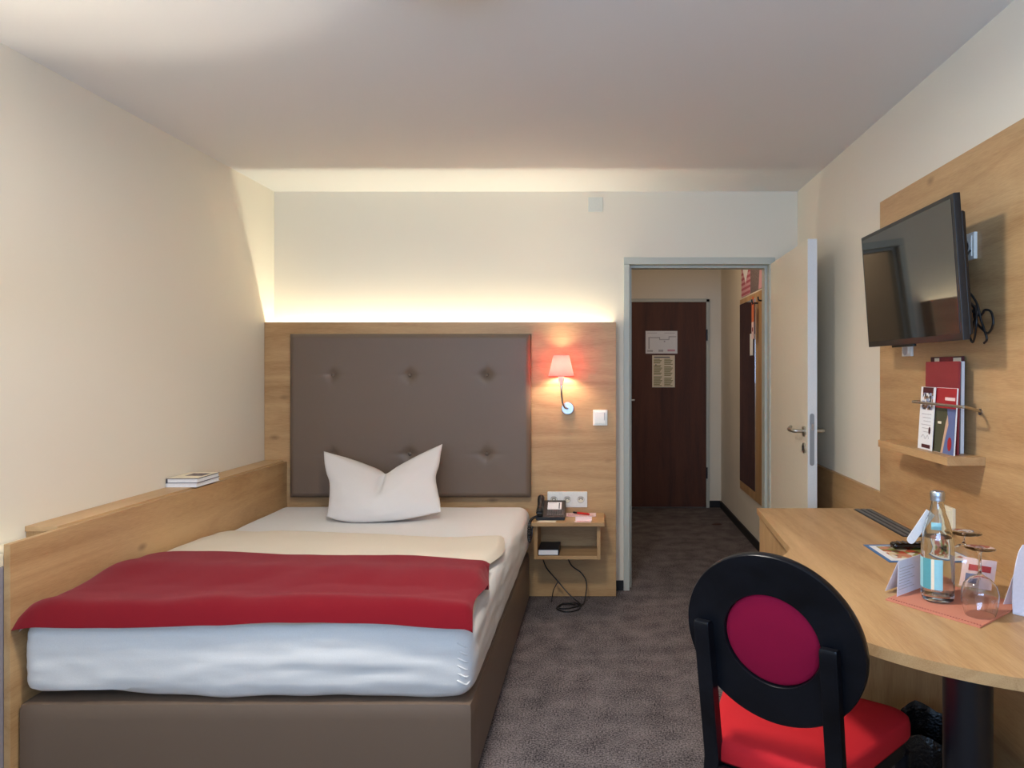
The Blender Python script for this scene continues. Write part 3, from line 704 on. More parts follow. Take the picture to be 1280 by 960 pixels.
# ------------------------------------------------------------------ right wall: panels, television, shelf
PX = 1.200
tag(obj('wall_panel', bx(PX, XR-.0005, -.6, 3.070, .004, 2.066, .001), 'oak_y'), 'tall oak panel on the right wall behind the television and desk', 'wall panel')
tag(obj('wall_panel', bx(PX+.001, XR-.0005, 3.071, 4.385, .004, .828, .001), 'oak_y'), 'low oak panel on the right wall behind the open door', 'wall panel')
def tv():
    t = thing('television', 'flat black television on the tall oak wall panel', 'television', (1.08, 2.45, 1.42))
    y0, y1 = 2.086, 2.816
    # frame of reference: s along z of the screen (0 bottom ..1 top), leaning
    B, T = Vector((1.057, 0, 1.441)), Vector((1.027, 0, 1.868)); up = (T-B).normalized(); H = (T-B).length; nx = Vector((up.z, 0, -up.x))
    def P(y, s, d): q = B+up*s+nx*d; return Vector((q.x, y, q.z))
    def slabp(ya, yb, sa, sb, da, db, bev=0): return prism(N(), [P(ya, sa, da), P(yb, sa, da), P(yb, sb, da), P(ya, sb, da)], nx*(db-da), bev)
    obj('bezel', slabp(y0, y1, 0, H, .0, .022, .003), 'black_plastic', t)
    obj('screen', slabp(y0+.014, y1-.014, .02, H-.014, -.0012, .0005), 'screen', t)
    bm = prism(N(), [P(y0+.01, .02, .022), P(y0+.01, H-.02, .022), P(y0+.06, H-.06, .048), P(y0+.06, .035, .052)], (0, 0, 0)) if False else slabp(y0+.02, y1-.02, .015, H-.05, .022, .046, .01)
    obj('back_housing', bm, 'black_plastic', t)
    bm = N(); c = P(2.45, H*.5, .046); box(bm, c.x, c.x+.012, 2.35, 2.55, c.z-.1, c.z+.1, .002); box(bm, c.x+.01, PX-.014, 2.42, 2.48, c.z-.04, c.z+.04, .004); box(bm, PX-.015, PX-.0004, 2.38, 2.52, c.z-.12, c.z+.12, .003)
    obj('wall_mount', bm, 'black_metal', t)
    obj('foot_strip', slabp(2.42, 2.60, -.008, .0, .002, .012, .001), 'black_gloss', t)
tv()
def cable_knot():
    bm = N()
    tube(bm, smooth_path([(1.193, 2.30, 1.74), (1.15, 2.26, 1.70), (1.13, 2.24, 1.62), (1.14, 2.22, 1.55), (1.16, 2.19, 1.52), (1.165, 2.17, 1.535), (1.165, 2.135, 1.525), (1.165, 2.125, 1.49), (1.165, 2.15, 1.465), (1.165, 2.18, 1.475), (1.16, 2.22, 1.51), (1.15, 2.20, 1.55), (1.14, 2.17, 1.50), (1.145, 2.20, 1.44), (1.15, 2.24, 1.47), (1.14, 2.28, 1.55)], 7), .0035, 8)
    tube(bm, smooth_path([(1.15, 2.24, 1.60), (1.155, 2.20, 1.56), (1.16, 2.18, 1.50), (1.165, 2.16, 1.45), (1.165, 2.175, 1.435)], 6), .0035, 8)
    tube(bm, smooth_path([(1.14, 2.25, 1.58), (1.15, 2.19, 1.535), (1.15, 2.21, 1.49), (1.15, 2.235, 1.46)], 6), .005, 8)
    return bm
tag(obj('power_cable', cable_knot(), 'black_plastic'), 'knotted black cable behind the right edge of the television', 'cable')
def wall_outlet(name, label, y0, y1, z0, z1, mat, plug=False, cat='socket'):
    t = thing(name, label, cat, (PX, (y0+y1)/2, z0)); yc, zc = (y0+y1)/2, (z0+z1)/2
    obj('frame', bx(PX-.012, PX-.0003, y0, y1, z0, z1, .002), mat, t); ins = obj('socket_insert', bx(PX-.016, PX-.012, y0+.01, y1-.01, z0+.01, z1-.01, .002), mat, t)
    mt = Matrix.Translation((PX-.0161, yc, zc)) @ Matrix.Rotation(R(-90), 4, 'Y')
    bm = N(); lathe(bm, 0, 0, [(0, 0), (.0185, 0), (.0215, 0), (.0215, .001), (.0185, .001), (.0185, .0004), (0, .0004)], 24, mt); obj('rim', bm, 'ink_light', ins)
    if plug:
        bm = N(); lathe(bm, 0, 0, [(0, .0005), (.0175, .0005), (.018, .02), (.014, .032), (0, .034)], 20, mt); obj('plug', bm, 'black_plastic', t)['label'] = 'black plug'
wall_outlet('wall_socket', 'white socket with black plug beside the television on the oak panel', 2.278, 2.362, 1.706, 1.792, 'white_plastic', True)
wall_outlet('wall_socket', 'small white socket peeking out under the television', 2.74, 2.82, 1.405, 1.455, 'white_plastic')
wall_outlet('wall_socket', 'cream socket on the oak panel just above the desk, behind the bottle', 2.416, 2.500, .800, .888, 'cream_plastic')
# brochure shelf
SZ1 = 1.083
tag(obj('wall_shelf', bx(1.081, PX-.0004, 2.231, 2.785, SZ1-.027, SZ1, .0015), 'oak_y'), 'short thick oak shelf holding brochures on the wall panel', 'shelf')
br = thing('brochure_rail', 'thin steel rod holding the brochures against the panel', 'rail', (1.13, 2.32, 1.24))
bm = N(); tube(bm, smooth_path([(PX-.0005, 2.258, 1.222), (1.16, 2.222, 1.232), (1.115, 2.186, 1.241), (1.102, 2.176, 1.242), (1.1, 2.20, 1.242), (1.1, 2.30, 1.242), (1.098, 2.46, 1.242), (1.0985, 2.505, 1.242), (1.107, 2.53, 1.242), (1.15, 2.58, 1.242), (PX-.0005, 2.615, 1.242)], 5), .0045, 12); obj('rod', bm, 'steel', br)
bm = N()
for y_, z_ in ((2.258, 1.222), (2.615, 1.242)):
    bm = N(); lathe(bm, 0, 0, [(0, 0), (.011, 0), (.011, .004), (0, .004)], 20, Matrix.Translation((PX-.0003, y_, z_)) @ Matrix.Rotation(R(-90), 4, 'Y')); obj('rail_flange', bm, 'steel', br)
BZ = SZ1+.0004
def lean(name, label, y0, y1, h, x, th, mat, leanx=.0, cat='brochure', grp=None, skew=0.0):
    t = thing(name, label, cat, (x, (y0+y1)/2, BZ), grp)
    Pt = lambda y, z, d: Vector((x+d+leanx*z/h*1.0, y+skew*z/h, BZ+z))
    bm = prism(N(), [Pt(y0, 0, 0), Pt(y1, 0, 0), Pt(y1, h, 0), Pt(y0, h, 0)], (th, 0, 0)); obj('sheets', bm, mat, t); 
    def patch(nm, ya, yb, za, zb, mat2, parent=None, d=-.0006):
        return obj(nm, prism(N(), [Pt(ya, za, d), Pt(yb, za, d), Pt(yb, zb, d), Pt(ya, zb, d)], (.0004, 0, 0)), mat2, parent or t)
    return t, patch, Pt
t, patch, Pt = lean('brochure', 'dark burgundy folder with pale tabs at the back of the brochure stack', 2.345, 2.565, .315, 1.184, .008, 'burgundy_dark', 0, 'folder', 'brochures on the wall shelf')
patch('tab', 2.350, 2.402, .285, .311, 'cream_paper'); patch('tab', 2.50, 2.535, .285, .311, 'cream_paper'); patch('cover', 2.403, 2.499, .25, .314, 'burgundy')
t, patch, Pt = lean('brochure', 'thick stack-edge brochure with white pages behind the burgundy one', 2.325, 2.55, .298, 1.168, .012, 'white_paper', .003, grp='brochures on the wall shelf')
patch('cover', 2.325, 2.55, 0, .298, 'lavender_paper')
t, patch, Pt = lean('brochure', 'grey-blue edged brochure in the middle of the stack', 2.31, 2.535, .296, 1.152, .009, 'grey_slat', .004, grp='brochures on the wall shelf')
patch('cover', 2.31, 2.535, 0, .296, 'lake_blue')
t, patch, Pt = lean('brochure', 'tall plain burgundy brochure behind the leaflets', 2.285, 2.515, .298, 1.138, .006, 'burgundy', .006, grp='brochures on the wall shelf')
t, patch, Pt = lean('brochure', 'brochure with red banner over a lake and forest picture', 2.262, 2.400, .212, 1.116, .004, 'white_paper', .012, grp='brochures on the wall shelf')
pf = patch('cover_picture', 2.263, 2.399, .001, .146, 'forest_print'); pb = patch('banner', 2.263, 2.399, .146, .211, 'red_card')
def poly(nm, pts, mat2, d, par): return obj(nm, prism(N(), [Pt(y, z, d) for y, z in pts], (.0004, 0, 0)), mat2, par)
poly('lake', [(2.263, .001), (2.335, .001), (2.322, .05), (2.305, .095), (2.318, .146), (2.263, .146)], 'lake_blue', -.0011, t)
poly('shore', [(2.348, .001), (2.334, .001), (2.320, .05), (2.304, .095), (2.312, .125), (2.322, .10), (2.332, .06)], 'sand_print', -.0016, t)
poly('emblem', [(2.290+.013*math.cos(k*math.pi/8), .034+.022*math.sin(k*math.pi/8)) for k in range(16)], 'red_card', -.0021, t)
poly('stripe', [(2.352, .094), (2.376, .094), (2.376, .102), (2.352, .102)], 'cream_paper', -.0016, t)
poly('title', [(2.270, .172), (2.336, .172), (2.336, .182), (2.270, .182)], 'pink_paper', -.0013, t)
t, patch, Pt = lean('leaflet', 'narrow white leaflet with town photo and small dark oval', 2.394, 2.500, .212, 1.108, .0016, 'white_paper', .014, 'leaflet', 'brochures on the wall shelf')
patch('photo', 2.408, 2.484, .135, .192, 'town_print'); patch('photo_band', 2.408, 2.484, .192, .211, 'burgundy_dark', d=-.0007)
bm = N()
for k in range(6): box(bm, Pt(0, .12-.012*k, -.0008).x, Pt(0, .12-.012*k, -.0008).x+.0004, 2.412, 2.482-.008*(k % 3), BZ+.119-.012*k, BZ+.121-.012*k)
obj('print', bm, 'ink_light', t)
poly('emblem', [(2.418+.007*math.cos(k*math.pi/8), .066+.013*math.sin(k*math.pi/8)) for k in range(16)], 'burgundy_dark', -.001, t)
patch('footer', 2.408, 2.47, .006, .018, 'burgundy_dark', d=-.0008)
bm = N(); tube(bm, smooth_path([Pt(2.475, .040, -.001), Pt(2.46, .05, -.001), Pt(2.445, .036, -.001), Pt(2.43, .05, -.001), Pt(2.42, .038, -.001)], 4), .0007, 6); obj('signature', bm, 'ink_light', t)

# ------------------------------------------------------------------ desk
DT, DTH = .750, .026
def desk_outline():
    c = Vector((1.0686, 1.953)); r = .588
    pts = [(PX-.0005, 3.137), (.690, 3.137), (.652, 2.50)]
    # concave fillet then the round peninsula
    a0 = math.acos((.560-c.x)/r) if False else None
    st = Vector((.590, 2.30))
    f = smooth_path([(.652, 2.50, 0), (.650, 2.455, 0), (.640, 2.415, 0), (.616, 2.368, 0), (.578, 2.305, 0)], 5)
    pts = pts[:2]+[(p.x, p.y) for p in f]
    th0 = math.atan2(2.305-c.y, .578-c.x); th1 = R(270)
    for k in range(1, 41):
        a = th0+(th1-th0)*k/40; pts.append((c.x+r*math.cos(a), c.y+r*math.sin(a)))
    pts.append((PX-.0005, c.y-r)); return pts
dk = thing('desk', 'pale oak writing desk with rounded end on a black column', 'desk', (.9, 2.2, 0))
bm = N(); prism(bm, [(x, y, DT-DTH) for x, y in desk_outline()], (0, 0, DTH), .003); obj('desktop', bm, 'oak_y', dk, angle=30)
bm = N(); lathe(bm, .905, 1.765, [(0, 0), (.075, 0), (.075, .012), (.058, .016), (.056, .03), (.056, DT-DTH-.012), (.066, DT-DTH-.010), (.066, DT-DTH-.0005), (0, DT-DTH-.0005)], 40); obj('column_leg', bm, 'black_metal', dk)
cch = obj('cable_channel', bx(1.100, 1.178, 2.60, 3.105, DT-.004, DT+.0012, .0005), 'dark_slot', dk); cch['label'] = 'dark grey slotted cable channel'
for k in range(3): obj('slat', bx(1.106+.024*k, 1.122+.024*k, 2.604, 3.101, DT+.0012, DT+.0035, .0006), 'grey_slat', cch)
pd = thing('desk_pedestal', 'oak pedestal cabinet under the far end of the desk', 'cabinet', (.95, 2.8, 0))
obj('side_panel', bx(.698, .716, 2.47, 3.12, .004, DT-DTH-.0006, .001), 'oak_z', pd); obj('end_panel', bx(.7162, PX-.001, 2.47, 2.488, .004, DT-DTH-.0006, .001), 'oak_z', pd); obj('back_panel', bx(.7162, PX-.001, 3.10, 3.12, .004, DT-DTH-.0006, .001), 'oak_z', pd)
# waste bin with a black bag
bn = thing('waste_bin', 'black waste bin lined with a crumpled black bag under the desk', 'bin', (.985, 2.12, 0))
bm = N(); lathe(bm, .985, 2.12, [(0, .001), (.095, .001), (.12, .29), (.117, .29), (.092, .008), (0, .008)], 32); obj('bin_body', bm, 'bin_black', bn)
bm = N(); lathe(bm, .985, 2.12, [(.112, .16), (.1245, .20), (.126, .25), (.124, .292), (.116, .312), (.105, .29), (.09, .12), (0, .08)], 64)
for v in bm.verts:
    a = math.atan2(v.co.y-2.12, v.co.x-.985); k = 1+.05*noise.noise(Vector((math.cos(a)*3, math.sin(a)*3, v.co.z*25)))+.035*math.sin(a*17+v.co.z*40)
    v.co.x = .985+(v.co.x-.985)*max(1.0, k) if v.co.z > .15 else v.co.x; v.co.y = 2.12+(v.co.y-2.12)*max(1.0, k) if v.co.z > .15 else v.co.y
    if v.co.z > .27: v.co.z += .014*math.sin(a*5)
obj('bin_bag', bm, 'bag_black', bn, angle=80)

# ------------------------------------------------------------------ things on the desk
D = DT+.0006
mn = thing('menu_leaflet', 'glossy blue-bordered food menu lying flat on the desk under the remote', 'menu', (1.05, 2.37, DT))
obj('sheet', bx(.912, 1.192, 2.256, 2.480, D, D+.0015), 'blue_print', mn); obj('margin', bx(.924, 1.185, 2.272, 2.462, D+.0015, D+.0019), 'white_paper', mn); obj('food_picture', bx(.945, 1.17, 2.30, 2.452, D+.0019, D+.0023), 'food_print', mn)
rc = thing('remote_control', 'black remote control lying on the food menu', 'remote', (1.08, 2.42, D))
bm = soft_box(.985, 1.165, 2.398, 2.444, D+.0028, D+.024, (.012, .012, .010), 24, 12, 8); obj('body', bm, 'black_gloss', rc, angle=60)
for r_ in range(7):
    for c in range(3):
        bm = N(); lathe(bm, 1.01+.019*r_, 2.409+.012*c, [(0, D+.0236), (.0042, D+.0236), (.0038, D+.0252), (0, D+.0254)], 10); obj('button', bm, 'key_grey', rc)
# salmon cloth
CL = [Vector((.754, 1.890, 0)), Vector((.894, 1.686, 0)), Vector((1.092, 1.850, 0)), Vector((.952, 2.054, 0))]
def cloth():
    bm = N(); n = 30; g = {}
    for lay in (0, 1):
        for i in range(n+1):
            for j in range(n+1):
                u, v = i/n, j/n; p = CL[0]*(1-u)*(1-v)+CL[1]*u*(1-v)+CL[2]*u*v+CL[3]*(1-u)*v
                e = min(u, 1-u, v, 1-v); z = D+(.0024+.0012*(e < .06)+.0006*fb(p.x, p.y, 0, 20) if lay else 0)
                g[lay, i, j] = bm.verts.new((p.x, p.y, z))
    for i in range(n):
        for j in range(n):
            for lay in (0, 1): bm.faces.new([g[lay, a, b_] for a, b_ in ((i, j), (i+1, j), (i+1, j+1), (i, j+1))])
    for k in range(n):
        for a, b_ in (((k, 0), (k+1, 0)), ((k, n), (k+1, n)), ((0, k), (0, k+1)), ((n, k), (n, k+1))):
            bm.faces.new((g[(0,)+a], g[(0,)+b_], g[(1,)+b_], g[(1,)+a]))
    return bm
nk = tag(obj('napkin', cloth(), 'salmon_cloth', angle=60), 'salmon cloth with stitched hem under the bottle and glasses', 'napkin')
bm = N()
e0, e1 = CL[0], CL[1]; inn = (CL[3]-CL[0]).normalized()*.010
for k in range(34):
    p = e0.lerp(e1, (k+.25)/34)+inn; q = e0.lerp(e1, (k+.75)/34)+inn; tube(bm, [(p.x, p.y, D+.0042), (q.x, q.y, D+.0042)], .0009, 5)
obj('stitching', bm, 'burgundy', nk)
DC = D+.0045
def bottle():
    cx, cy, z = .888, 1.885, DC; t = thing('water_bottle', 'clear glass water bottle with silver cap and pale blue label', 'bottle', (cx, cy, z))
    outer = [(0, 0), (.034, 0), (.0385, .003), (.0405, .010), (.0408, .13), (.0398, .150), (.0355, .178), (.0285, .203), (.0205, .226), (.0165, .245), (.0148, .262), (.0150, .264), (.0150, .268)]
    inner = [(.0118, .268), (.0118, .262), (.0138, .245), (.0178, .226), (.0258, .203), (.033, .178), (.0372, .150), (.0382, .13), (.0380, .022), (.034, .016), (0, .013)]
    bm = N(); lathe(bm, cx, cy, [(r, z+h) for r, h in outer+inner], 48); obj('glass_body', bm, 'bottle_glass', t)
    bm = N(); lathe(bm, cx, cy, [(0, z+.0128), (.0345, z+.0158), (.0384, z+.022), (.0386, z+.13), (.0377, z+.149), (.0352, z+.164), (0, z+.164)], 48); obj('water', bm, 'water', t)
    bm = N(); lathe(bm, cx, cy, [(.0148, z+.258), (.0176, z+.258), (.018, z+.262), (.0172, z+.266), (.018, z+.270), (.0178, z+.278), (.0155, z+.2825), (0, z+.2835)], 40); obj('cap', bm, 'satin_silver', t)
    def wrap(nm, a0, a1, h0, h1, r, mat, par):
        bm = N(); n = 24; A = []
        for k in range(n+1):
            a = R(a0+(a1-a0)*k/n); A.append([bm.verts.new((cx+rr*math.cos(a), cy+rr*math.sin(a), z+h)) for rr, h in ((r, h0), (r, h1), (r+.0004, h1), (r+.0004, h0))])
        for P_, Q in zip(A, A[1:]):
            for k in range(4): bm.faces.new((P_[k], P_[(k+1) % 4], Q[(k+1) % 4], Q[k]))
        bm.faces.new(A[0]); bm.faces.new(A[-1]); return obj(nm, bm, mat, par)
    lb = wrap('label', 150, 262, .034, .112, .0410, 'label_blue', t); lb['label'] = 'pale blue label'
    wrap('label_band', 190, 222, .034, .112, .0416, 'label_teal', lb); wrap('label_stripe', 224, 234, .034, .112, .0416, 'cream_paper', lb)
    nl = wrap('neck_label', 215, 262, .186, .205, .0302, 'label_blue', t)
    bm = N(); A = Vector((cx-.006, cy+.026, z+.222)); Bq = Vector((.822, 1.905, .897)); dr = (Bq-A).normalized(); sd = Vector((0, 1, 0)).cross(dr).normalized(); nn = dr.cross(sd)
    pts = [A-sd*.013, A+sd*.013]; L = (Bq-A).length
    for k in range(9): a = math.pi/2-math.pi*k/8; pts.append(A+dr*(L-.011+.011*math.cos(a))+sd*.011*math.sin(a))
    prism(bm, pts, nn*.0025); obj('neck_tag', bm, 'white_paper', t)['label'] = 'white paper tag hung on the neck'
bottle()
def wine_glass(cx, cy, H, rf, prof, label):
    t = thing('wine_glass', label, 'glass', (cx, cy, DC), 'upturned glasses on the napkin')
    # prof: outer radius by height from the rim (0) to the bowl bottom
    th = .0011
    bm = N(); lathe(bm, cx, cy, [(0, DC+prof[-1][1]-.0015)]+[(max(.0012, r-th), DC+h-.0012*(k > len(prof)-3)) for k, (r, h) in reversed(list(enumerate(prof)))]+[(r, DC+h) for r, h in prof]+[(.0038, DC+prof[-1][1]+.004), (0, DC+prof[-1][1]+.006)], 48)
    obj('bowl', bm, 'clear_glass', t)
    z1 = DC+prof[-1][1]+.0062
    bm = N(); lathe(bm, cx, cy, [(0, z1), (.0042, z1), (.0034, z1+.008), (.0036, DC+H-.014), (.006, DC+H-.007), (.016, DC+H-.0035), (rf, DC+H-.0012), (rf, DC+H), (0, DC+H+.0004)], 48); obj('stem_and_foot', bm, 'clear_glass', t)
wine_glass(.982, 1.936, .163, .045, [(.033, 0), (.036, .02), (.0395, .05), (.0405, .075), (.038, .10), (.030, .118), (.016, .128), (.006, .132)], 'upturned stemmed glass directly behind the water bottle, wide foot uppermost')
wine_glass(.937, 1.768, .163, .035, [(.0345, 0), (.038, .012), (.0425, .035), (.0425, .055), (.037, .074), (.024, .088), (.010, .096), (.005, .100)], 'upturned stemmed glass at the front corner of the salmon napkin')
# tent card and sweets
tc = thing('tent_card', 'white printed tent card on the napkin left of the bottle', 'card', (.85, 1.95, DC))
A, Bq = Vector((.790, 1.905, DC)), Vector((.900, 1.992, DC)); al = (Bq-A).normalized(); pr_ = Vector((-al.y, al.x, 0)); rd = pr_*.012+al*.030+Vector((0, 0, .086))
bm = prism(N(), [A, Bq, Bq+rd, A+rd], pr_*.0007); obj('front_leaf', bm, 'lavender_paper', tc)
bm = prism(N(), [A+pr_*.045+al*.02, Bq+pr_*.045, Bq+rd+pr_*.0008, A+rd+pr_*.0008], pr_*.0007); obj('back_leaf', bm, 'lavender_paper', tc)
bm = N()
for k in range(8):
    s = .18+.085*k; a = A+rd*s+al*.008-pr_*.0008; b_ = A+rd*s+al*(.085-.012*(k % 3))-pr_*.0008; tube(bm, [a, b_], .0007, 5)
obj('print', bm, 'ink_light', tc)
sb = thing('sweet_bag', 'pink and white snack packet on the napkin behind the glasses', 'packet', (1.03, 1.97, DC))
def packet():
    bm = N(); A = Vector((1.003, 2.004, DC)); al = Vector((.62, -.50, 0)).normalized(); up = Vector((.30, .30, .85)).normalized(); nn = al.cross(up).normalized(); n = 14; F_, K = [], []
    for i in range(n+1):
        f, k_ = [], []
        for j in range(n+1):
            u, v = i/n, j/n; th = .010*(math.sin(math.pi*u)*math.sin(math.pi*v))**.6 if 0 < i < n and 0 < j < n else 0
            p = A+al*(.085*u)+up*(.082*v)+nn*.003*math.sin(u*9)*(v > .8)
            a = bm.verts.new(p+nn*th); f.append(a); k_.append(a if (i in (0, n) or j in (0, n)) else bm.verts.new(p-nn*th))
        F_.append(f); K.append(k_)
    for i in range(n):
        for j in range(n):
            bm.faces.new((F_[i][j], F_[i+1][j], F_[i+1][j+1], F_[i][j+1]))
            try: bm.faces.new((K[i][j], K[i][j+1], K[i+1][j+1], K[i+1][j]))
            except ValueError: pass
    return bm, A, al, up, nn
bm, A, al, up, nn = packet(); bag = obj('wrapper', bm, 'pink_paper', sb, angle=80)
sgn = 1 if nn.y < 0 else -1
bm = prism(N(), [A+al*.02+up*.045+nn*sgn*.0103, A+al*.075+up*.045+nn*sgn*.0095, A+al*.075+up*.062+nn*sgn*.0088, A+al*.02+up*.062+nn*sgn*.0098], nn*sgn*.0006); obj('band', bm, 'ink_red', sb)
bm = prism(N(), [A+al*.015+up*.012+nn*sgn*.0095, A+al*.045+up*.012+nn*sgn*.0103, A+al*.045+up*.036+nn*sgn*.0108, A+al*.015+up*.036+nn*sgn*.0100], nn*sgn*.0006); obj('emblem', bm, 'lake_blue', sb)
# white stand-up card cut by the right edge of the photo
wc = thing('menu_stand', 'tall white curved card standing at the right edge of the desk', 'card', (1.08, 1.79, DT))
bm = N(); out = smooth_path([(1.028, 1.785, D), (1.0275, 1.786, D+.05), (1.034, 1.79, D+.10), (1.05, 1.80, D+.145), (1.066, 1.808, D+.165)], 5)
prism(bm, out+[Vector((1.16, 1.83, D+.165)), Vector((1.16, 1.80, D))], (.0, .0025, 0)); obj('front_leaf', bm, 'lavender_paper', wc)
obj('foot', prism(N(), [(1.028, 1.783, D), (1.16, 1.798, D), (1.165, 1.750, D), (1.06, 1.748, D)], (0, 0, .002)), 'lavender_paper', wc)
obj('back_leaf', prism(N(), [(1.04, 1.85, D), (1.16, 1.865, D), (1.16, 1.833, D+.16), (1.07, 1.812, D+.16)], (0, .002, 0)), 'lavender_paper', wc)

# ------------------------------------------------------------------ chair
def chair():
    th = R(36); u = Vector((math.cos(th), -math.sin(th), 0)); f = Vector((math.sin(th), math.cos(th), 0)); UP = Vector((0, 0, 1))
    mid = Vector((.369, 1.6175, 0)); zt = .765; ln = .165                # posts lean back: forward shift per metre going down
    t = thing('dining_chair', 'black wooden chair with round back and red seat at the desk', 'chair', (.5, 1.85, 0))
    def fwd(z): return ln*(zt-z) if z > .42 else ln*(zt-.42)-(.42-z)*.12     # curved back leg
    def Q(a, b_, z): return mid+u*a+f*b_+UP*z
    for s in (-1, 1):
        bm = N(); rings = []
        zs = [0, .1, .2, .3, .36, .42, .48, .55, .62, .70, .745, .757, .763]
        for z in zs:
            w, d_ = .019, .013
            if z < .42: w, d_ = .0185, .016
            k = {.757: .9, .763: .62}.get(z, 1.0)
            c = s*.150; b0 = fwd(z)
            rings.append([bm.verts.new(Q(c+a*w*(1 if k > .8 else .93), b0+b_*d_*k-(1-k)*.004, z)) for a, b_ in ((-1, -1), (-.8, -1.15), (.8, -1.15), (1, -1), (1, 1), (-1, 1))])
        for A_, B_ in zip(rings, rings[1:]):
            for k in range(6): bm.faces.new((A_[k], A_[(k+1) % 6], B_[(k+1) % 6], B_[k]))
        bm.faces.new(rings[0]); bm.faces.new(rings[-1])
        obj('rear_leg', bm, 'black_stain', t, angle=35)
    # oval back board with a recessed round pad; lies in front of the posts
    lean_v = (UP-f*ln).normalized(); nb = (f+UP*ln).normalized()
    zc = .742; C = Q(.011, fwd(zc)+.015, zc)
    def E(a, r_, dn): return C+u*(r_[0]*math.cos(a))+lean_v*(r_[1]*math.sin(a))+nb*dn
    n = 96
    bm = N(); prof = [((.1140, .1085), .003), ((.1155, .1100), 0), ((.2095, .2010), 0), ((.2120, .2035), .003), ((.2120, .2035), .019), ((.2095, .2010), .022), ((.1140, .1085), .022)]
    rg = [[bm.verts.new(E(2*math.pi*k/n, r_, dn)) for k in range(n)] for r_, dn in prof]
    for i in range(len(rg)):
        A_, B_ = rg[i], rg[(i+1) % len(rg)]
        for k in range(n): bm.faces.new((A_[k], A_[(k+1) % n], B_[(k+1) % n], B_[k]))
    bk = obj('backrest', bm, 'black_stain', t, angle=50)
    bm = N(); rings = []
    for q, dn in ((1.0, .020), (1.0, .010), (.97, .0055), (.9, .003), (.6, .0005), (.3, 0)): rings.append([bm.verts.new(E(2*math.pi*k/n, (.1135*q, .1080*q), dn)) for k in range(n)])
    for A_, B_ in zip(rings, rings[1:]):
        for k in range(n): bm.faces.new((A_[k], A_[(k+1) % n], B_[(k+1) % n], B_[k]))
    bm.faces.new(rings[-1]); bm.faces.new(rings[0]); obj('back_pad', bm, 'pad_crimson', bk, angle=70)['label'] = 'round crimson pad in the back'
    # seat cushion: rounded trapezoid
    b0 = fwd(.44)
    def seat_out(g=0):
        P_ = []; c = [(-.168, b0+.004), (.140, b0+.004), (.224, b0+.44), (-.318, b0+.44)]; rad = [.03, .03, .075, .075]
        for i in range(4):
            p, a, b_ = Vector(c[i]), Vector(c[i-1]), Vector(c[(i+1) % 4]); da, db = (a-p).normalized(), (b_-p).normalized()
            for k in range(9):
                s = k/8; w1, w2 = p+da*rad[i], p+db*rad[i]; P_.append((w1*(1-s)**2+p*2*s*(1-s)+w2*s*s))
        return P_
    O = seat_out(); cen = Vector((-.015, b0+.23))
    bm = N(); rings = []
    for sc_, z in ((.985, .405), (1.0, .412), (1.0, .438), (.985, .452), (.94, .461), (.80, .467), (.5, .470), (.2, .471)): rings.append([bm.verts.new(Q(*(cen+(p-cen)*sc_), z)) for p in O])
    m_ = len(O)
    for A_, B_ in zip(rings, rings[1:]):
        for k in range(m_): bm.faces.new((A_[k], A_[(k+1) % m_], B_[(k+1) % m_], B_[k]))
    bm.faces.new(rings[-1]); bm.faces.new(rings[0]); obj('seat', bm, 'seat_red', t, angle=70)['label'] = 'bright red padded seat'
    bm = N(); lo = [Q(*(cen+(p-cen)*.955), .365) for p in O]; prism(bm, lo, (0, 0, .0398), .002); obj('seat_frame', bm, 'black_stain', t, angle=35)
    bm = N(); box(bm, -.132, .132, -.010, .010, -.018, .018, .004, mtx=Matrix.Translation(Q(0, fwd(.385)-.004, .385)) @ Matrix.Rotation(-th, 4, 'Z')); obj('rear_rail', bm, 'black_stain', t)
    for s in (-1, 1):
        bm = N(); tp, bt = Q(s*.190, b0+.395, .366), Q(s*.196, b0+.42, 0); tube(bm, [bt, bt.lerp(tp, .5), tp], [.013, .017, .021], 14); obj('front_leg', bm, 'black_stain', t)
chair()

# ------------------------------------------------------------------ hallway: notices, mirror board, poster
fp = thing('escape_plan', 'white escape route plan fixed to the dark corridor door', 'sign', (.613, YH-.03, 1.5))
YP = YH-.0285
obj('sheet', bx(.459, .768, YP-.0015, YP, 1.500, 1.720), 'white_paper', fp)
bm = N()
for x0, x1, z0, z1 in ((.486, .498, 1.545, 1.66), (.486, .60, 1.652, 1.66), (.592, .60, 1.632, 1.66), (.592, .69, 1.632, 1.640), (.682, .69, 1.632, 1.668), (.682, .755, 1.660, 1.668), (.636, .650, 1.612, 1.626), (.475, .57, 1.698, 1.703), (.64, .745, 1.698, 1.703)): box(bm, x0, x1, YP-.0022, YP-.0015, z0, z1)
obj('floor_plan', bm, 'ink_light', fp)
bm = N(); box(bm, .585, .63, YP-.0022, YP-.0015, 1.518, 1.538); box(bm, .475, .53, YP-.0022, YP-.0015, 1.518, 1.534); obj('legend', bm, 'ink_light', fp)
bm = N(); box(bm, .672, .745, YP-.0022, YP-.0015, 1.522, 1.540); obj('legend', bm, 'pink_stripe', fp)
nt_ = thing('house_notice', 'yellowish printed notice below the escape plan on the corridor door', 'notice', (.63, YH-.03, 1.17))
obj('sheet', bx(.523, .743, YP-.0015, YP, 1.172, 1.483), 'cream_paper', nt_)
bm = N(); box(bm, .540, .695, YP-.0022, YP-.0015, 1.460, 1.470); box(bm, .552, .565, YP-.0022, YP-.0015, 1.385, 1.395); obj('heading', bm, 'ink', nt_)
bm = N()
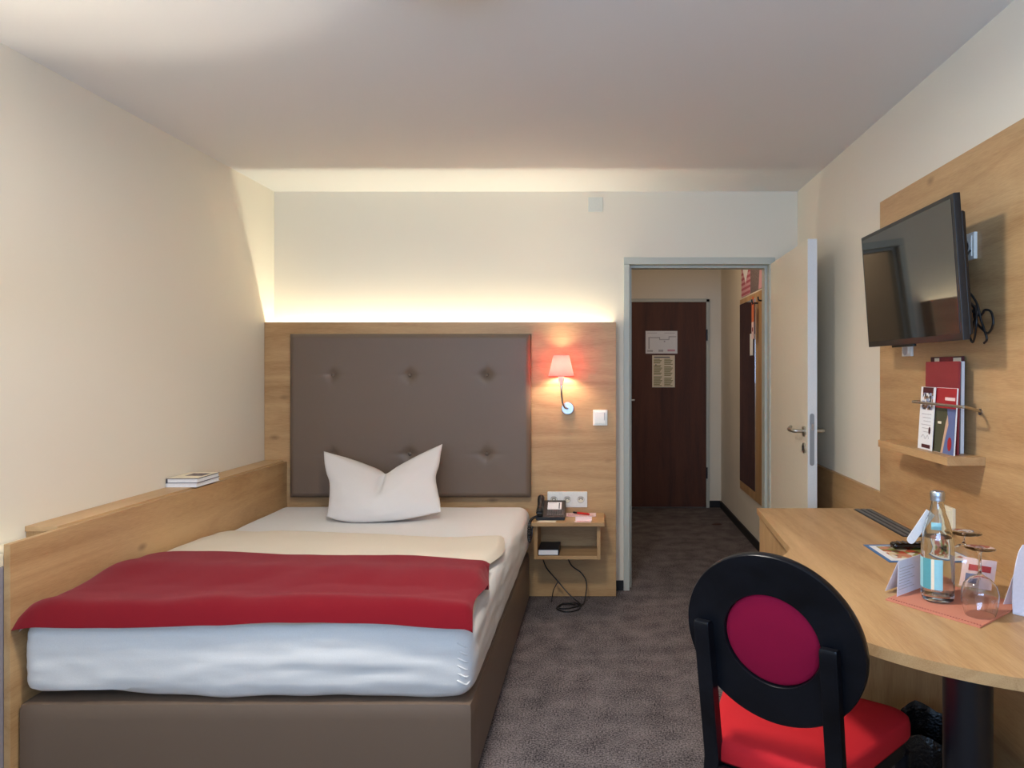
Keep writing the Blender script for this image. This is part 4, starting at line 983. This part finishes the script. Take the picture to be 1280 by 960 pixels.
for c0, w in ((.538, .085), (.640, .088)):
    for k in range(22):
        z = 1.445-.0122*k
        if (k*7+int(c0*100)) % 9 == 0: continue
        box(bm, c0, c0+w*(.7+.3*((k*37) % 10)/10), YP-.0022, YP-.0015, z-.0036, z+.0036)
obj('print', bm, 'ink_olive', nt_)
MX = XHR
mb = thing('mirror_board', 'tall narrow mirror on an oak board on the hall wall', 'mirror', (MX-.01, 5.5, .36))
obj('board', bx(MX-.018, MX-.0005, 4.95, 6.0, .36, 1.925, .001), 'oak_z', mb); obj('mirror_glass', bx(MX-.022, MX-.0182, 5.40, 5.985, .43, 1.885, .001), 'mirror', mb)['label'] = 'dark reflecting glass'
for y_ in (5.33, 5.12):
    bm = N(); tube(bm, smooth_path([(MX-.018, y_, 1.84), (MX-.05, y_, 1.84), (MX-.06, y_, 1.85), (MX-.062, y_, 1.868)], 4), .006, 8); obj('coat_hook', bm, 'black_metal', mb)
ht = thing('door_hanger', 'orange and white door hanger on the coat hook by the hall mirror', 'door hanger', (MX-.05, 5.33, 1.55))
def hanger(x, y0, y1, z0, z1, hole=True):
    o_ = [(x, y0, z0), (x, y1, z0), (x, y1, z1), (x, y0, z1)]; return prism(N(), o_, (.0015, 0, 0))
bm = N(); 
HZ1 = 1.885
prism(bm, [(MX-.055, 5.292, 1.70), (MX-.055, 5.368, 1.70), (MX-.055, 5.368, 1.83), (MX-.055, 5.292, 1.83)], (.0015, 0, 0))
for k in range(10):
    a0, a1 = R(-20+22*k), R(-20+22*(k+1)); P0 = lambda a, r_: (MX-.055, 5.33+r_*math.cos(a), 1.848+r_*math.sin(a))
    prism(bm, [P0(a0, .022), P0(a1, .022), P0(a1, .044), P0(a0, .044)], (.0015, 0, 0))
obj('hanger_top', bm, 'orange_tag', ht); obj('hanger_card', bx(MX-.0555, MX-.0535, 5.292, 5.368, 1.575, 1.70), 'pink_paper', ht); obj('print', bx(MX-.0562, MX-.0555, 5.31, 5.35, 1.63, 1.66), 'burgundy', ht)
tag(obj('white_tag', bx(MX-.040, MX-.038, 5.40, 5.50, 1.455, 1.62, .0005), 'white_paper'), 'plain white tag hanging in front of the hall mirror', 'tag')
ps = thing('poster', 'pink striped poster with white heart and grey photo above the hall mirror', 'poster', (MX-.005, 5.6, 1.94))
obj('sheet', bx(MX-.004, MX-.0005, 5.10, 6.0, 1.945, 2.40), 'picture_grey', ps)
obj('striped_field', bx(MX-.0048, MX-.004, 5.65, 6.0, 1.945, 2.40), 'pink_stripe', ps)
bm = N()
for k in range(11): prism(bm, [(MX-.0055, 5.65, 1.955+.042*k), (MX-.0055, 6.0, 1.955+.042*k), (MX-.0055, 6.0, 1.975+.042*k), (MX-.0055, 5.65, 1.975+.042*k)], (.0007, 0, 0))
obj('stripe', bm, 'stripe_rose', ps)['kind'] = 'stuff'
bm = N(); hp = []
for k in range(40):
    a = 2*math.pi*k/40; hp.append((MX-.0064, 5.825+.0078*16*math.sin(a)**3, 2.175+.0085*(13*math.cos(a)-5*math.cos(2*a)-2*math.cos(3*a)-math.cos(4*a))))
prism(bm, hp, (.0008, 0, 0)); obj('heart', bm, 'white_paper', ps)
bm = N(); prism(bm, [(MX-.0055, 5.14, 1.945), (MX-.0055, 5.36, 1.945), (MX-.0055, 5.24, 2.40), (MX-.0055, 5.10, 2.40)], (.0012, 0, 0)); obj('figure', bm, 'pink_stripe', ps)

tag(obj('leaf', prism(N(), [(.985, 6.25, .0006), (1.01, 6.28, .0006), (1.05, 6.285, .0006), (1.075, 6.26, .0006), (1.05, 6.235, .0006), (1.01, 6.23, .0006)], (0, 0, .004)), 'leaf_brown'), 'small dark brown scrap on the hallway carpet near the corridor door', 'scrap')
# ------------------------------------------------------------------ lamps outside the frame
cl = thing('ceiling_lamp', 'round opal ceiling lamp over the foot of the bed', 'lamp', (CEIL_LAMP[0], CEIL_LAMP[1], 2.34))
bm = N(); lathe(bm, CEIL_LAMP[0], CEIL_LAMP[1], [(0, 2.4395), (.17, 2.4395), (.17, 2.36), (0, 2.36)], 40); obj('lamp_body', bm, 'steel', cl)
bm = N(); lathe(bm, CEIL_LAMP[0], CEIL_LAMP[1], [(0, 2.3598), (.16, 2.3598), (.155, 2.345), (0, 2.338)], 40); obj('diffuser', bm, 'opal', cl)
ul = thing('floor_lamp', 'tall uplighter floor lamp in the corner by the foot of the bed', 'lamp', (-1.55, 1.45, 0))
bm = N(); lathe(bm, -1.55, 1.45, [(0, 0), (.13, 0), (.13, .015), (.02, .025), (.011, .03), (.011, 1.42), (0, 1.42)], 32); obj('pole', bm, 'steel', ul)
bm = N(); lathe(bm, -1.55, 1.45, [(0, 1.42), (.05, 1.425), (.13, 1.53), (.165, 1.66), (.162, 1.66), (.127, 1.533), (.047, 1.43), (0, 1.426)], 40); obj('lamp_shade', bm, 'white_plastic', ul)
